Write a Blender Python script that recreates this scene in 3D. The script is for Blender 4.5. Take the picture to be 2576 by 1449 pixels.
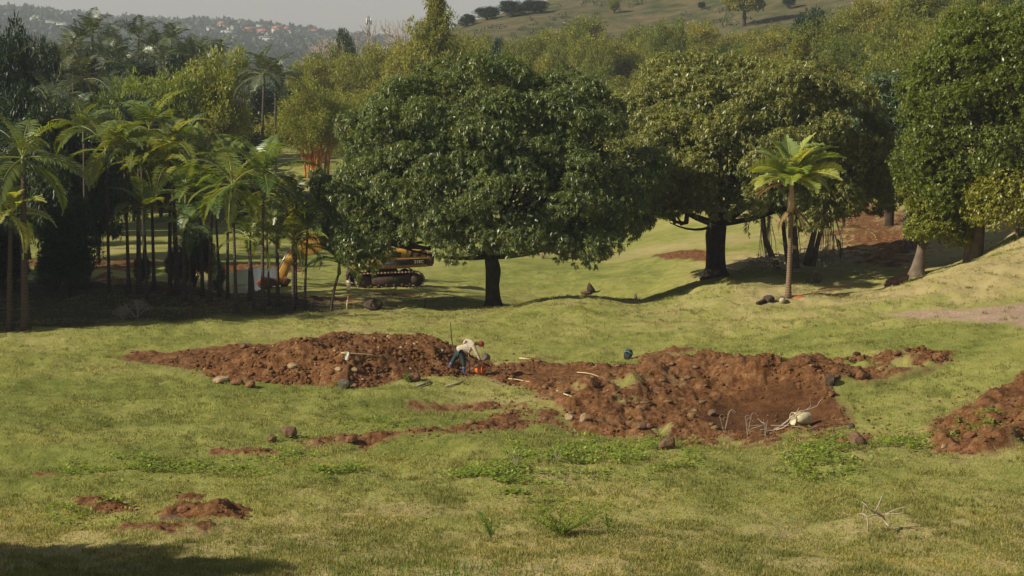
import bpy, math, random
import numpy as np
from mathutils import Vector, Matrix

S = bpy.context.scene
COL = S.collection
for o in list(bpy.data.objects):
    bpy.data.objects.remove(o)
random.seed(7)
RNG = np.random.default_rng(11)
PI = math.pi

# ---------------------------------------------------------------- camera
FPX = 5166.0                       # focal length in pixels of a 2576 x 1449 frame
CAMZ = 12.73
TILT = math.atan((724.5 - 90) / FPX)
cam_data = bpy.data.cameras.new("camera")
cam = bpy.data.objects.new("camera", cam_data)
COL.objects.link(cam)
cam.location = (0, 0, CAMZ)
cam.rotation_euler = (PI / 2 - TILT, 0, 0)
cam_data.sensor_width = 36
cam_data.lens = 36 * FPX / 2576
cam_data.clip_start = 0.5
cam_data.clip_end = 20000
cam_data.dof.use_dof = True
cam_data.dof.focus_distance = 86
cam_data.dof.aperture_fstop = 4
S.camera = cam

# ---------------------------------------------------------------- sky and sun
SUN_EL = math.radians(33)
SUN_TRAVEL = math.radians(24)      # direction of travel: +x, turned a little towards +y
w = bpy.data.worlds.new("World")
S.world = w
w.use_nodes = True
nt = w.node_tree
bg = nt.nodes["Background"]
sky = nt.nodes.new("ShaderNodeTexSky")
sky.sky_type = 'NISHITA'
sky.sun_disc = False
sky.sun_elevation = SUN_EL
sx, sy = -math.cos(SUN_TRAVEL), -math.sin(SUN_TRAVEL)     # towards the sun
sky.sun_rotation = math.atan2(sx, sy)
sky.air_density = 1.0
sky.dust_density = 0.35
sky.ozone_density = 1.0
hs = nt.nodes.new("ShaderNodeHueSaturation")
hs.inputs["Saturation"].default_value = 0.45
nt.links.new(sky.outputs[0], hs.inputs["Color"])
nt.links.new(hs.outputs[0], bg.inputs[0])
bg.inputs[1].default_value = 0.052
sl = bpy.data.lights.new("sun", 'SUN')
sl.energy = 5.0
sl.angle = math.radians(0.55)
sl.color = (1.0, 0.9, 0.71)
sun = bpy.data.objects.new("sun", sl)
COL.objects.link(sun)
tow = Vector((sx * math.cos(SUN_EL), sy * math.cos(SUN_EL), math.sin(SUN_EL)))
sun.rotation_euler = tow.to_track_quat('Z', 'Y').to_euler()
S.view_settings.view_transform = 'Standard'
S.view_settings.look = 'None'
S.view_settings.exposure = 0.33
S.view_settings.gamma = 1
S.view_settings.use_curve_mapping = False
S.cycles.max_bounces = 6
S.cycles.diffuse_bounces = 3
S.cycles.glossy_bounces = 2
S.cycles.transmission_bounces = 3
S.cycles.volume_bounces = 0
S.cycles.transparent_max_bounces = 4

# ---------------------------------------------------------------- picking points
def ray(u, v):
    dx = (u - 1288) / FPX; dy = -(v - 724.5) / FPX
    c, s = math.cos(TILT), math.sin(TILT)
    return np.array([dx, c + dy * s, -s + dy * c])
def at(u, v, Y):
    d = ray(u, v); d = d / d[1] * Y
    return np.array([d[0], d[1], d[2] + CAMZ])

# ---------------------------------------------------------------- noise
def _h(ix, iy, iz, seed):
    n = (ix * 374761393 + iy * 668265263 + iz * 2147483647 + seed * 974634777) & 0xffffffff
    n = ((n ^ (n >> 13)) * 1274126177) & 0xffffffff
    n = ((n ^ (n >> 16)) * 2246822519) & 0xffffffff
    return ((n ^ (n >> 15)) & 0xffffff) / float(0xffffff) * 2 - 1
def noise2(x, y, seed=0):
    x = np.asarray(x, float); y = np.asarray(y, float)
    ix = np.floor(x).astype(np.int64); iy = np.floor(y).astype(np.int64)
    fx = x - ix; fy = y - iy
    fx = fx * fx * (3 - 2 * fx); fy = fy * fy * (3 - 2 * fy)
    a = _h(ix, iy, 0, seed); b = _h(ix + 1, iy, 0, seed); c = _h(ix, iy + 1, 0, seed); d = _h(ix + 1, iy + 1, 0, seed)
    return (a * (1 - fx) + b * fx) * (1 - fy) + (c * (1 - fx) + d * fx) * fy
def noise3(p, seed=0):
    i = np.floor(p).astype(np.int64); f = p - i; f = f * f * (3 - 2 * f)
    r = 0
    for dx in (0, 1):
        for dy in (0, 1):
            for dz in (0, 1):
                wgt = (f[:, 0] if dx else 1 - f[:, 0]) * (f[:, 1] if dy else 1 - f[:, 1]) * (f[:, 2] if dz else 1 - f[:, 2])
                r = r + wgt * _h(i[:, 0] + dx, i[:, 1] + dy, i[:, 2] + dz, seed)
    return r
def fbm(x, y, seed=0, oct=3, g=0.5):
    r = 0; a = 1; t = 0
    for k in range(oct):
        r = r + a * noise2(x * 2 ** k + 17.3 * k, y * 2 ** k - 9.1 * k, seed + k); t += a; a *= g
    return r / t

# ---------------------------------------------------------------- terrain height
def KX(x, y): return 4.0 * x / y
CP = []   # (x, y, z)
def cp(u, v, Y): CP.append(at(u, v, Y))
def cz(u, Y, z):
    p = at(u, 100, Y); CP.append(np.array([p[0], Y, z]))
for u in (-500, 0, 430, 860, 1288, 1720, 2150, 2576, 3100):
    k = (u - 1288) / 1288
    cz(u, 18, 5.5 + .6 * k)
    cz(u, 32, 2.9 + .5 * k)
    cp(u, 1449 - 22 * k, 44)
    cp(u, 1300 - 25 * k, 52)
    cp(u, 1190 - 34 * k, 58)
for u, v, Y in [
    (-400, 1090, 64.5), (0, 1085, 64.5), (430, 1090, 64.5), (860, 1098, 64.5), (1288, 1103, 64.3), (1720, 1098, 64.5), (2050, 1085, 65), (2300, 1075, 64), (2576, 1050, 64), (3100, 990, 64),
    (-400, 985, 71.5), (0, 985, 71.5), (430, 990, 71.5), (860, 1000, 71), (1288, 998, 71.3), (1720, 1000, 71), (2150, 960, 71.5), (2400, 925, 72), (2576, 890, 72), (3100, 800, 72),
    (-400, 905, 78.5), (0, 905, 78.5), (430, 910, 78.5), (860, 915, 78.5), (1165, 936, 76.5), (1400, 925, 77.5), (1720, 905, 78), (1950, 880, 78), (2200, 848, 78), (2400, 830, 78), (2576, 815, 78), (3100, 720, 78),
    (-400, 860, 84), (0, 862, 84), (430, 850, 84.5), (860, 840, 85.5), (1240, 842, 85.5), (1600, 835, 86), (1900, 820, 85.5), (2200, 792, 85), (2400, 775, 84.5), (2576, 765, 83.5), (3100, 640, 84),
    (-400, 840, 88), (0, 836, 88), (200, 822, 89.5), (430, 803, 92), (660, 787, 95), (860, 777, 97), (1050, 775, 97.5), (1240, 772, 98), (1380, 750, 97.5), (1480, 744, 98), (1600, 760, 95), (1650, 752, 96.5), (1760, 722, 98), (1900, 712, 98), (1985, 742, 93.5),
    (2100, 735, 94), (2230, 722, 94), (2330, 692, 94), (2430, 660, 94), (2576, 615, 94), (3100, 480, 96),
    # beyond the crest
    (0, 815, 92), (200, 800, 94), (430, 782, 97), (-400, 790, 97),
    (0, 760, 101), (217, 733, 104), (340, 737, 103.5), (464, 757, 101), (620, 757, 101), (760, 755, 101.5), (-400, 740, 103),
    (0, 700, 114), (200, 690, 116), (440, 690, 116), (600, 690, 117.5), (760, 712, 114), (900, 735, 107), (1050, 745, 105), (1150, 742, 106),
    (860, 708, 117), (968, 716, 117), (1080, 702, 119), (1150, 705, 119.5), (1250, 700, 121),
    (0, 600, 145), (250, 600, 148), (500, 600, 150), (800, 640, 138), (1000, 650, 136), (1200, 660, 132), (-400, 600, 145),
    (0, 520, 175), (250, 520, 178), (450, 520, 178), (750, 520, 175), (1100, 560, 165),
    (830, 452, 192), (400, 420, 215), (750, 400, 220), (0, 430, 210), (-400, 420, 210), (1100, 470, 195),
    (1340, 712, 118), (1500, 716, 116), (1650, 708, 115), (1450, 660, 132), (1600, 640, 136), (1350, 640, 138), (1500, 590, 160),
    (1560, 560, 168), (1700, 640, 127), (1760, 600, 140), (1700, 540, 156), (1650, 480, 180), (1350, 520, 175),
    (1800, 701, 110), (1880, 706, 106), (1700, 712, 111), (1960, 690, 108), (2050, 672, 112), (2050, 640, 118), (2150, 672, 110), (2200, 650, 114), (2150, 600, 126), (2200, 540, 142), (2250, 480, 158),
    (2310, 668, 108), (2400, 650, 112), (2400, 560, 125), (2576, 560, 114), (3100, 400, 120), (2450, 480, 145), (2700, 420, 150), (2000, 560, 142), (1900, 580, 140), (1900, 480, 175)]:
    cp(u, v, Y)
for u, Y, z in [
    (1400, 106, -1.9), (1480, 106, -1.9), (1560, 106, -1.6), (1330, 107, -1.6), (1650, 105, -1.1),
    (2350, 101, .4), (2480, 102, 1.6), (2576, 103, 2.6), (2230, 101, 0), (1900, 102, .1), (1800, 104, -.2),
    (-500, 260, -2), (0, 260, -2), (400, 270, -2), (800, 260, -1.5), (-500, 400, -6), (0, 400, -6), (400, 400, -6), (800, 400, -4), (1000, 400, 1),
    (0, 620, -12), (400, 620, -12), (800, 620, -10), (-500, 620, -12), (1050, 620, 6), (0, 900, -20), (500, 900, -20), (900, 900, -15), (-600, 900, -20),
    (1100, 240, -.5), (1400, 240, 0), (1700, 240, .5), (2000, 230, 2), (2300, 220, 4), (2576, 210, 6), (3100, 200, 12),
    (1100, 330, 0), (1400, 330, 1.5), (1700, 330, 3), (2000, 330, 7), (2300, 310, 12), (2576, 300, 16), (3100, 290, 26)]:
    cz(u, Y, z)
for u, v, Y in [(1180, 56, 520), (1300, 28, 525), (1460, -4, 530), (1700, -60, 540), (2000, -140, 550), (2576, -300, 560), (3100, -420, 560),
                (1500, 110, 440), (1800, 85, 430), (1872, 66, 425), (2100, 40, 420), (2400, -60, 420), (1300, 105, 440), (1150, 120, 450), (3100, -200, 420)]:
    cp(u, v, Y)
for u, Y, z in [(1300, 900, 10), (1700, 900, 40), (2576, 900, 60), (3300, 900, 60)]:
    cz(u, Y, z)
CP = np.array(CP)
ca = KX(CP[:, 0], CP[:, 1]); cb = np.log(CP[:, 1]) * 1.9; cq = CP[:, 2] / CP[:, 1]
def _phi(r2): return 0.5 * r2 * np.log(r2 + 1e-12)
n = len(CP)
A = np.zeros((n + 3, n + 3))
A[:n, :n] = _phi((ca[:, None] - ca[None]) ** 2 + (cb[:, None] - cb[None]) ** 2) + np.eye(n) * 2e-4
A[:n, n] = 1; A[:n, n + 1] = ca; A[:n, n + 2] = cb
A[n:, :n] = A[:n, n:].T
rhs = np.zeros(n + 3); rhs[:n] = cq
WT = np.linalg.solve(A, rhs)
def base_z(x, y):
    x = np.atleast_1d(np.asarray(x, float)); y = np.atleast_1d(np.asarray(y, float))
    a = np.clip(KX(x, y), -1.45, 1.45); b = np.log(np.clip(y, 16, 980)) * 1.9
    out = np.empty(len(x))
    for s in range(0, len(x), 40000):
        aa = a[s:s + 40000]; bb = b[s:s + 40000]
        out[s:s + 40000] = _phi((aa[:, None] - ca) ** 2 + (bb[:, None] - cb) ** 2) @ WT[:n] + WT[n] + WT[n + 1] * aa + WT[n + 2] * bb
    return out * np.clip(y, 16, 980)
YS = np.exp(np.linspace(math.log(36), math.log(900), 900))
def hit(u, v, zfun=None, skip=0, first=None):
    """the point of the ground seen at (u, v)"""
    d = ray(u, v); d = d / d[1]
    ys = YS[YS > skip]
    z = (zfun or base_z)(d[0] * ys, ys)
    g = CAMZ + d[2] * ys - z
    k = np.where(g < 0)[0]
    k = k[0] if len(k) else len(ys) - 1
    if k == 0: k = 1
    t = g[k - 1] / (g[k - 1] - g[k] + 1e-9)
    y = ys[k - 1] + (ys[k] - ys[k - 1]) * min(max(t, 0), 1)
    return np.array([d[0] * y, y, CAMZ + d[2] * y])
def poly(pts): return np.array([hit(u, v)[:2] for u, v in pts])
def sdist(P, X, Y):
    """signed distance to polygon, positive inside"""
    P = np.asarray(P); dmin = np.full(len(X), 1e9); ins = np.zeros(len(X), bool)
    for i in range(len(P)):
        a = P[i]; b = P[(i + 1) % len(P)]; e = b - a
        t = np.clip(((X - a[0]) * e[0] + (Y - a[1]) * e[1]) / (e @ e + 1e-9), 0, 1)
        dmin = np.minimum(dmin, np.hypot(X - a[0] - t * e[0], Y - a[1] - t * e[1]))
        c = (a[1] > Y) != (b[1] > Y)
        ins ^= c & (X < (b[0] - a[0]) * (Y - a[1]) / (b[1] - a[1] + 1e-12) + a[0])
    return np.where(ins, dmin, -dmin)
def pdist(P, X, Y):
    P = np.asarray(P); dmin = np.full(len(X), 1e9)
    for i in range(len(P) - 1):
        a = P[i]; e = P[i + 1] - a
        t = np.clip(((X - a[0]) * e[0] + (Y - a[1]) * e[1]) / (e @ e + 1e-9), 0, 1)
        dmin = np.minimum(dmin, np.hypot(X - a[0] - t * e[0], Y - a[1] - t * e[1]))
    return dmin
def sstep(a, b, x):
    t = np.clip((x - a) / (b - a), 0, 1); return t * t * (3 - 2 * t)

SOIL = [  # outline picked on the ground, edge softness in m, strength
    ([(300, 885), (350, 878), (420, 880), (540, 870), (700, 868), (790, 882), (700, 905), (600, 930), (520, 935), (440, 918), (330, 900)], .5, .95),
    ([(515, 940), (600, 925), (700, 905), (800, 895), (960, 892), (1100, 898), (1170, 905), (1235, 915), (1245, 932), (1150, 957), (1050, 963), (940, 978), (870, 988), (780, 972), (660, 968), (560, 962)], .35, 1.3),
    ([(1225, 925), (1400, 918), (1560, 925), (1640, 912), (1780, 922), (1860, 945), (1960, 970), (2060, 990), (2125, 1040), (2130, 1060), (2060, 1078), (1950, 1088), (1850, 1096), (1740, 1102), (1600, 1098), (1480, 1088), (1400, 1045), (1350, 988), (1290, 962), (1230, 950)], .75, 1.0),
    ([(1985, 930), (2100, 912), (2220, 893), (2330, 878), (2400, 877), (2385, 915), (2290, 955), (2180, 985), (2070, 1006), (1985, 975)], .6, .74),
    ([(2640, 940), (2560, 955), (2480, 1000), (2350, 1060), (2300, 1090), (2370, 1132), (2480, 1142), (2640, 1110)], .9, .9),
    ([(760, 1112), (880, 1103), (1000, 1097), (1150, 1078), (1290, 1042), (1335, 1078), (1200, 1090), (1060, 1106), (900, 1122), (780, 1126)], .4, .68),
    ([(525, 1132), (610, 1127), (700, 1140), (690, 1152), (600, 1146), (535, 1140)], .4, .6),
    ([(1000, 1020), (1150, 1010), (1250, 1000), (1330, 1015), (1420, 1050), (1430, 1075), (1350, 1070), (1280, 1032), (1150, 1022)], .5, .62),
    ([(185, 1252), (240, 1244), (300, 1262), (340, 1290), (260, 1292), (190, 1275)], .25, .85),
    ([(395, 1300), (450, 1278), (540, 1280), (640, 1290), (610, 1318), (500, 1322), (420, 1316)], .25, 1.0),
    ([(438, 1250), (480, 1243), (516, 1250), (500, 1263), (450, 1262)], .2, .9),
    ([(80, 1184), (120, 1180), (160, 1190), (140, 1199), (95, 1197)], .25, .75),
    ([(290, 1335), (350, 1325), (430, 1335), (560, 1330), (560, 1348), (400, 1358), (300, 1350)], .4, .55),
    ([(1310, 895), (1400, 890), (1420, 912), (1320, 915)], .5, .55),
    ([(1600, 893), (1700, 878), (1760, 884), (1700, 905), (1620, 915)], .4, .7),
    ([(2060, 1080), (2200, 1075), (2210, 1100), (1900, 1130), (1700, 1130), (1660, 1105)], .6, .5),
    ([(2105, 525), (2230, 515), (2320, 560), (2330, 640), (2240, 668), (2150, 650), (2085, 590)], 2.5, .8),
    ([(1640, 640), (1700, 632), (1790, 640), (1790, 662), (1720, 655), (1650, 650)], .5, .9),
    ([(150, 705), (260, 690), (390, 712), (560, 722), (680, 735), (800, 748), (900, 756), (760, 768), (600, 745), (380, 738), (180, 722)], 1.0, .8),
    ([(0, 640), (120, 655), (320, 648), (420, 655), (300, 680), (120, 672), (0, 665)], 2.0, .65),
    ([(460, 672), (620, 665), (760, 672), (740, 690), (600, 684), (470, 690)], 1.0, .85),
    ([(940, 738), (1060, 742), (1050, 752), (960, 748)], .6, .55),
]
SOILP = [(poly(p), e, s) for p, e, s in SOIL]
HEAP_AXIS = poly([(620, 945), (760, 925), (900, 912), (1050, 915), (1150, 925), (1215, 932)])
HEAP2_AXIS = poly([(1500, 1020), (1650, 985), (1780, 955), (1880, 965), (2000, 990)])
PIT = poly([(1790, 1015), (1900, 1005), (2040, 1005), (2095, 1040), (2060, 1066), (1900, 1075), (1800, 1080), (1770, 1045)])
ROAD = poly([(2210, 787), (2400, 775), (2600, 763), (2800, 750), (2900, 800), (2640, 830), (2560, 822), (2400, 806), (2300, 795)])
POND = poly([(500, 705), (530, 694), (590, 687), (640, 686), (690, 690), (685, 706), (660, 722), (600, 733), (550, 728), (505, 718)])
SMOOTHP = poly([(1260, 935), (1420, 928), (1560, 940), (1640, 950), (1450, 965), (1330, 955)])
MOUND = poly([(1860, 742)])[0]
GROVE = poly([(-300, 850), (0, 836), (200, 823), (430, 805), (660, 790), (840, 783), (900, 770), (800, 752), (640, 742), (400, 722), (250, 715), (0, 700), (-300, 700)])  # grove floor; near edge follows the line of the painted shade
TURF = [poly(p) for p in ([(1535, 1008), (1570, 992), (1620, 990), (1640, 1003), (1600, 1022), (1550, 1028)], [(1685, 985), (1720, 975), (1745, 985), (1720, 1005), (1690, 1010)], [(1380, 985), (1440, 970), (1500, 985), (1520, 1015), (1440, 1030), (1390, 1015)], [(1545, 1040), (1600, 1028), (1600, 1042), (1555, 1058)], [(1590, 925), (1700, 925), (1780, 940), (1690, 948), (1600, 945)], [(1255, 935), (1300, 930), (1320, 938), (1270, 945)], [(1620, 1075), (1700, 1068), (1700, 1090), (1640, 1095)], [(2120, 930), (2200, 918), (2210, 935), (2130, 950)], [(2220, 945), (2300, 925), (2300, 940), (2230, 960)])]
LEDGES = [(poly(p), h, w_) for p, h, w_ in [
    ([(830, 1034), (920, 1026), (1020, 1019), (1130, 1015)], .24, .8), ([(2130, 1000), (2250, 970), (2380, 925)], .2, .5),
    ([(1930, 862), (1990, 845), (2080, 832)], .17, .9), ([(1740, 735), (1830, 722), (1930, 700)], .2, .9),
    ([(2000, 912), (2100, 898), (2200, 888)], .2, .4), ([(1490, 952), (1630, 960), (1780, 950)], .15, .5), ([(1740, 1004), (1850, 996), (1960, 993), (2070, 996)], .3, .9)]]

def bumps(x, y):
    near = 1 - .6 * sstep(90, 170, y)
    z = .17 * fbm(x / 4.0, y / 5.0, 3, 2) + near * (.11 * fbm(x / 1.1, y / 1.5, 5, 2) + .16 * noise2(x / 3.2 + .4 * noise2(x / 5, y / 5, 8), y / 1.3, 6) * sstep(-.3, .5, noise2(x / 9, y / 7, 7)))
    z = z + .03 * near * np.maximum(0, noise2(x / .8, y / 1.1, 9)) ** 2
    z = z + (1 - near) * .25 * fbm(x / 9, y / 12, 13, 3)
    return z
def shape_z(x, y):
    """hand-placed forms"""
    z = np.zeros(len(x))
    m = (y > 60) & (y < 100)
    if m.any():
        X = x[m]; Y = y[m]
        r = np.zeros(len(X))
        d = pdist(HEAP_AXIS, X, Y)
        sd = sdist(SOILP[1][0], X, Y)
        r += .95 * sstep(-.1, 1.9, sd) * (1 + .22 * noise2(X * .9, Y * .9, 31)) 
        d2 = pdist(HEAP2_AXIS, X, Y)
        r += .62 * np.exp(-(d2 / 2.1) ** 2)
        sp = sdist(PIT, X, Y)
        r -= .24 * sstep(-.2, 1.1, sp)
        for q_, h_ in ((3, .3), (5, .15)): r += h_ * sstep(-.15, .6, sdist(SOILP[q_][0], X, Y)) * (.7 + .7 * noise2(X / .6, Y / .7, 150 + q_))
        mx_, my_ = MOUND; r += .45 * np.exp(-((X - mx_) / 2.6) ** 2 - ((Y - my_) / 1.5) ** 2)
        r += .08 * sstep(7, 11, X) * sstep(82, 86, Y) * fbm(X / .7, Y / .9, 160, 2)
        hm = sstep(-.1, .5, sdist(SOILP[2][0], X, Y)) * (1 - sstep(-.8, .1, sdist(PIT, X, Y))) * (1 - sstep(-.6, .2, sdist(SMOOTHP, X, Y)))
        r += hm * .2 * np.maximum(0, noise2(X / .85, Y / 1.2, 190) + .15) + hm * .12 * fbm(X / .35, Y / .45, 191, 2)
        r += .16 * sstep(-.1, .5, sd) * np.maximum(0, noise2(X / .7, Y / .8, 193))
        for P in TURF: r += .0 * sstep(-.1, .35, sdist(P, X, Y))
        for P, h, wd in LEDGES:
            dd = pdist(P, X, Y)
            # step: ground above (farther) side is higher
            yy = np.interp(X, P[:, 0], P[:, 1]); inx = sstep(-1.5, 1.6, X - P[0, 0]) * sstep(-1.5, 1.6, P[-1, 0] - X)
            t = Y - yy
            r += inx * h * (sstep(-.15, .15, t) * np.exp(-np.maximum(t, 0) / (wd * 3)) - .35 * np.exp(-((t + .5) / .5) ** 2))
        z[m] += r
    m = (y > 44) & (y < 70)
    if m.any():
        X = x[m]; Y = y[m]; r = np.zeros(len(X))
        for q_, h_ in ((4, .34), (8, .17), (9, .2), (10, .12), (11, .1), (12, .05)): r += h_ * sstep(-.12, .45, sdist(SOILP[q_][0], X, Y)) * (.65 + .8 * noise2(X / .45, Y / .5, 170 + q_))
        z[m] += r
    m = (y > 104) & (y < 128)
    if m.any():
        sp = sdist(POND, x[m], y[m])
        z[m] -= .5 * sstep(-1.0, 1.2, sp)
    return z
def soil_mask(x, y):
    r = np.zeros(len(x))
    for k, (P, e, s) in enumerate(SOILP):
        lo = P.min(0) - 4; hi = P.max(0) + 4
        m = (x > lo[0]) & (x < hi[0]) & (y > lo[1]) & (y < hi[1])
        if not m.any(): continue
        X = x[m]; Y = y[m]
        sd = sdist(P, X, Y)
        nn = .55 * fbm(X / 1.3, Y / 1.6, 40 + k, 3, .6) + (.45 if s < .9 else .12) * fbm(X / .35, Y / .5, 60 + k, 2, .6)
        val = sstep(-e, e, sd) * s + nn * sstep(-2.2 * e, -.2 * e, sd) * .9 - .0
        r[m] = np.maximum(r[m], np.where(sd > -2.2 * e, val, 0))
    m = (y > 60) & (y < 85) & (r > 0)
    if m.any():
        q = r[m]
        for k, P in enumerate(TURF):
            sd = sdist(P, x[m], y[m]); q = q - .5 * sstep(-.3, .5, sd + .55 * fbm(x[m] / .5, y[m] / .6, 140 + k, 2, .7))
        r[m] = q
    return np.clip(r, 0, 1.2)
def ground_z(x, y):
    x = np.atleast_1d(np.asarray(x, float)); y = np.atleast_1d(np.asarray(y, float))
    return base_z(x, y) + shape_z(x, y) + bumps(x, y)
def gz(x, y): return float(ground_z([x], [y])[0])
def ghit(u, v, skip=0): return hit(u, v, ground_z, skip)
# ---------------------------------------------------------------- materials
def new_mat(name):
    m = bpy.data.materials.new(name); m.use_nodes = True
    t = m.node_tree; b = t.nodes["Principled BSDF"]
    return m, t, b
def N(t, typ, **kw):
    n_ = t.nodes.new(typ)
    for k, v in kw.items():
        if k in n_.inputs: n_.inputs[k].default_value = v
        else: setattr(n_, k, v)
    return n_
def L(t, a, b): t.links.new(a, b)
def ramp(t, fac, stops):
    r = t.nodes.new("ShaderNodeValToRGB"); e = r.color_ramp.elements
    while len(e) < len(stops): e.new(.5)
    for k, (p, c) in enumerate(stops):
        e[k].position = p; e[k].color = (*c, 1)
    if fac is not None: L(t, fac, r.inputs[0])
    return r.outputs[0]
def mixc(t, f, a, b):
    m = t.nodes.new("ShaderNodeMix"); m.data_type = 'RGBA'
    for s, i in ((f, 0), (a, 6), (b, 7)):
        if hasattr(s, 'is_output'): L(t, s, m.inputs[i])
        else: m.inputs[i].default_value = s if i == 0 else (*s, 1)
    return m.outputs[2]
def noise(t, scale, detail=3, rough=.55, coord='Object', vec=None):
    tc = t.nodes.new("ShaderNodeTexCoord")
    n_ = N(t, "ShaderNodeTexNoise", Scale=scale, Detail=detail, Roughness=rough)
    L(t, vec or tc.outputs[coord], n_.inputs["Vector"])
    return n_.outputs["Fac"]
def bump(t, b, h, strength=.5, dist=.05):
    n_ = N(t, "ShaderNodeBump", Strength=strength, Distance=dist)
    L(t, h, n_.inputs["Height"]); L(t, n_.outputs[0], b.inputs["Normal"])
def simple(name, col, rough=.7, var=.25, scale=6, metal=0, bmp=0, spec=.4):
    m, t, b = new_mat(name)
    f = noise(t, scale, 4, .6)
    c = np.array(col)
    L(t, ramp(t, f, [(.3, tuple(c * (1 - var))), (.7, tuple(np.minimum(c * (1 + var), 1)))]), b.inputs["Base Color"])
    b.inputs["Roughness"].default_value = rough; b.inputs["Metallic"].default_value = metal
    b.inputs["Specular IOR Level"].default_value = spec
    if bmp: bump(t, b, noise(t, scale * 4, 4, .65), 1, bmp)
    return m
def leaf_mat(name, dark, light, rough=.42, trans=.25, tcol=None, spec=.5, hue=None):
    """leaf colour varies leaf by leaf (attribute tint) and from tree to tree"""
    m, t, b = new_mat(name)
    a = t.nodes.new("ShaderNodeAttribute"); a.attribute_name = "tint"
    oi = t.nodes.new("ShaderNodeObjectInfo")
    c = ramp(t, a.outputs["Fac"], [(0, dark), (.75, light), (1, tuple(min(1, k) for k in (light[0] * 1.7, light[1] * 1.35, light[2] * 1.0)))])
    hsv = N(t, "ShaderNodeHueSaturation")
    mr = N(t, "ShaderNodeMapRange"); L(t, oi.outputs["Random"], mr.inputs[0])
    mr.inputs[3].default_value = .465; mr.inputs[4].default_value = .52
    mr2 = N(t, "ShaderNodeMapRange"); L(t, oi.outputs["Random"], mr2.inputs[0])
    mr2.inputs[3].default_value = 1.2; mr2.inputs[4].default_value = .75
    L(t, mr.outputs[0], hsv.inputs["Hue"]); L(t, mr2.outputs[0], hsv.inputs["Value"])
    L(t, c, hsv.inputs["Color"])
    L(t, hsv.outputs[0], b.inputs["Base Color"])
    b.inputs["Roughness"].default_value = rough; b.inputs["Specular IOR Level"].default_value = spec
    tr = t.nodes.new("ShaderNodeBsdfTranslucent")
    g = N(t, "ShaderNodeMix"); g.data_type = 'RGBA'; g.blend_type = 'MULTIPLY'; g.inputs[0].default_value = 1
    L(t, hsv.outputs[0], g.inputs[6]); g.inputs[7].default_value = (*(tcol or (1.9, 1.7, .6)), 1)
    L(t, g.outputs[2], tr.inputs[0])
    mx = t.nodes.new("ShaderNodeMixShader"); mx.inputs[0].default_value = trans
    L(t, b.outputs[0], mx.inputs[1]); L(t, tr.outputs[0], mx.inputs[2])
    L(t, mx.outputs[0], t.nodes["Material Output"].inputs[0])
    return m

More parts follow.
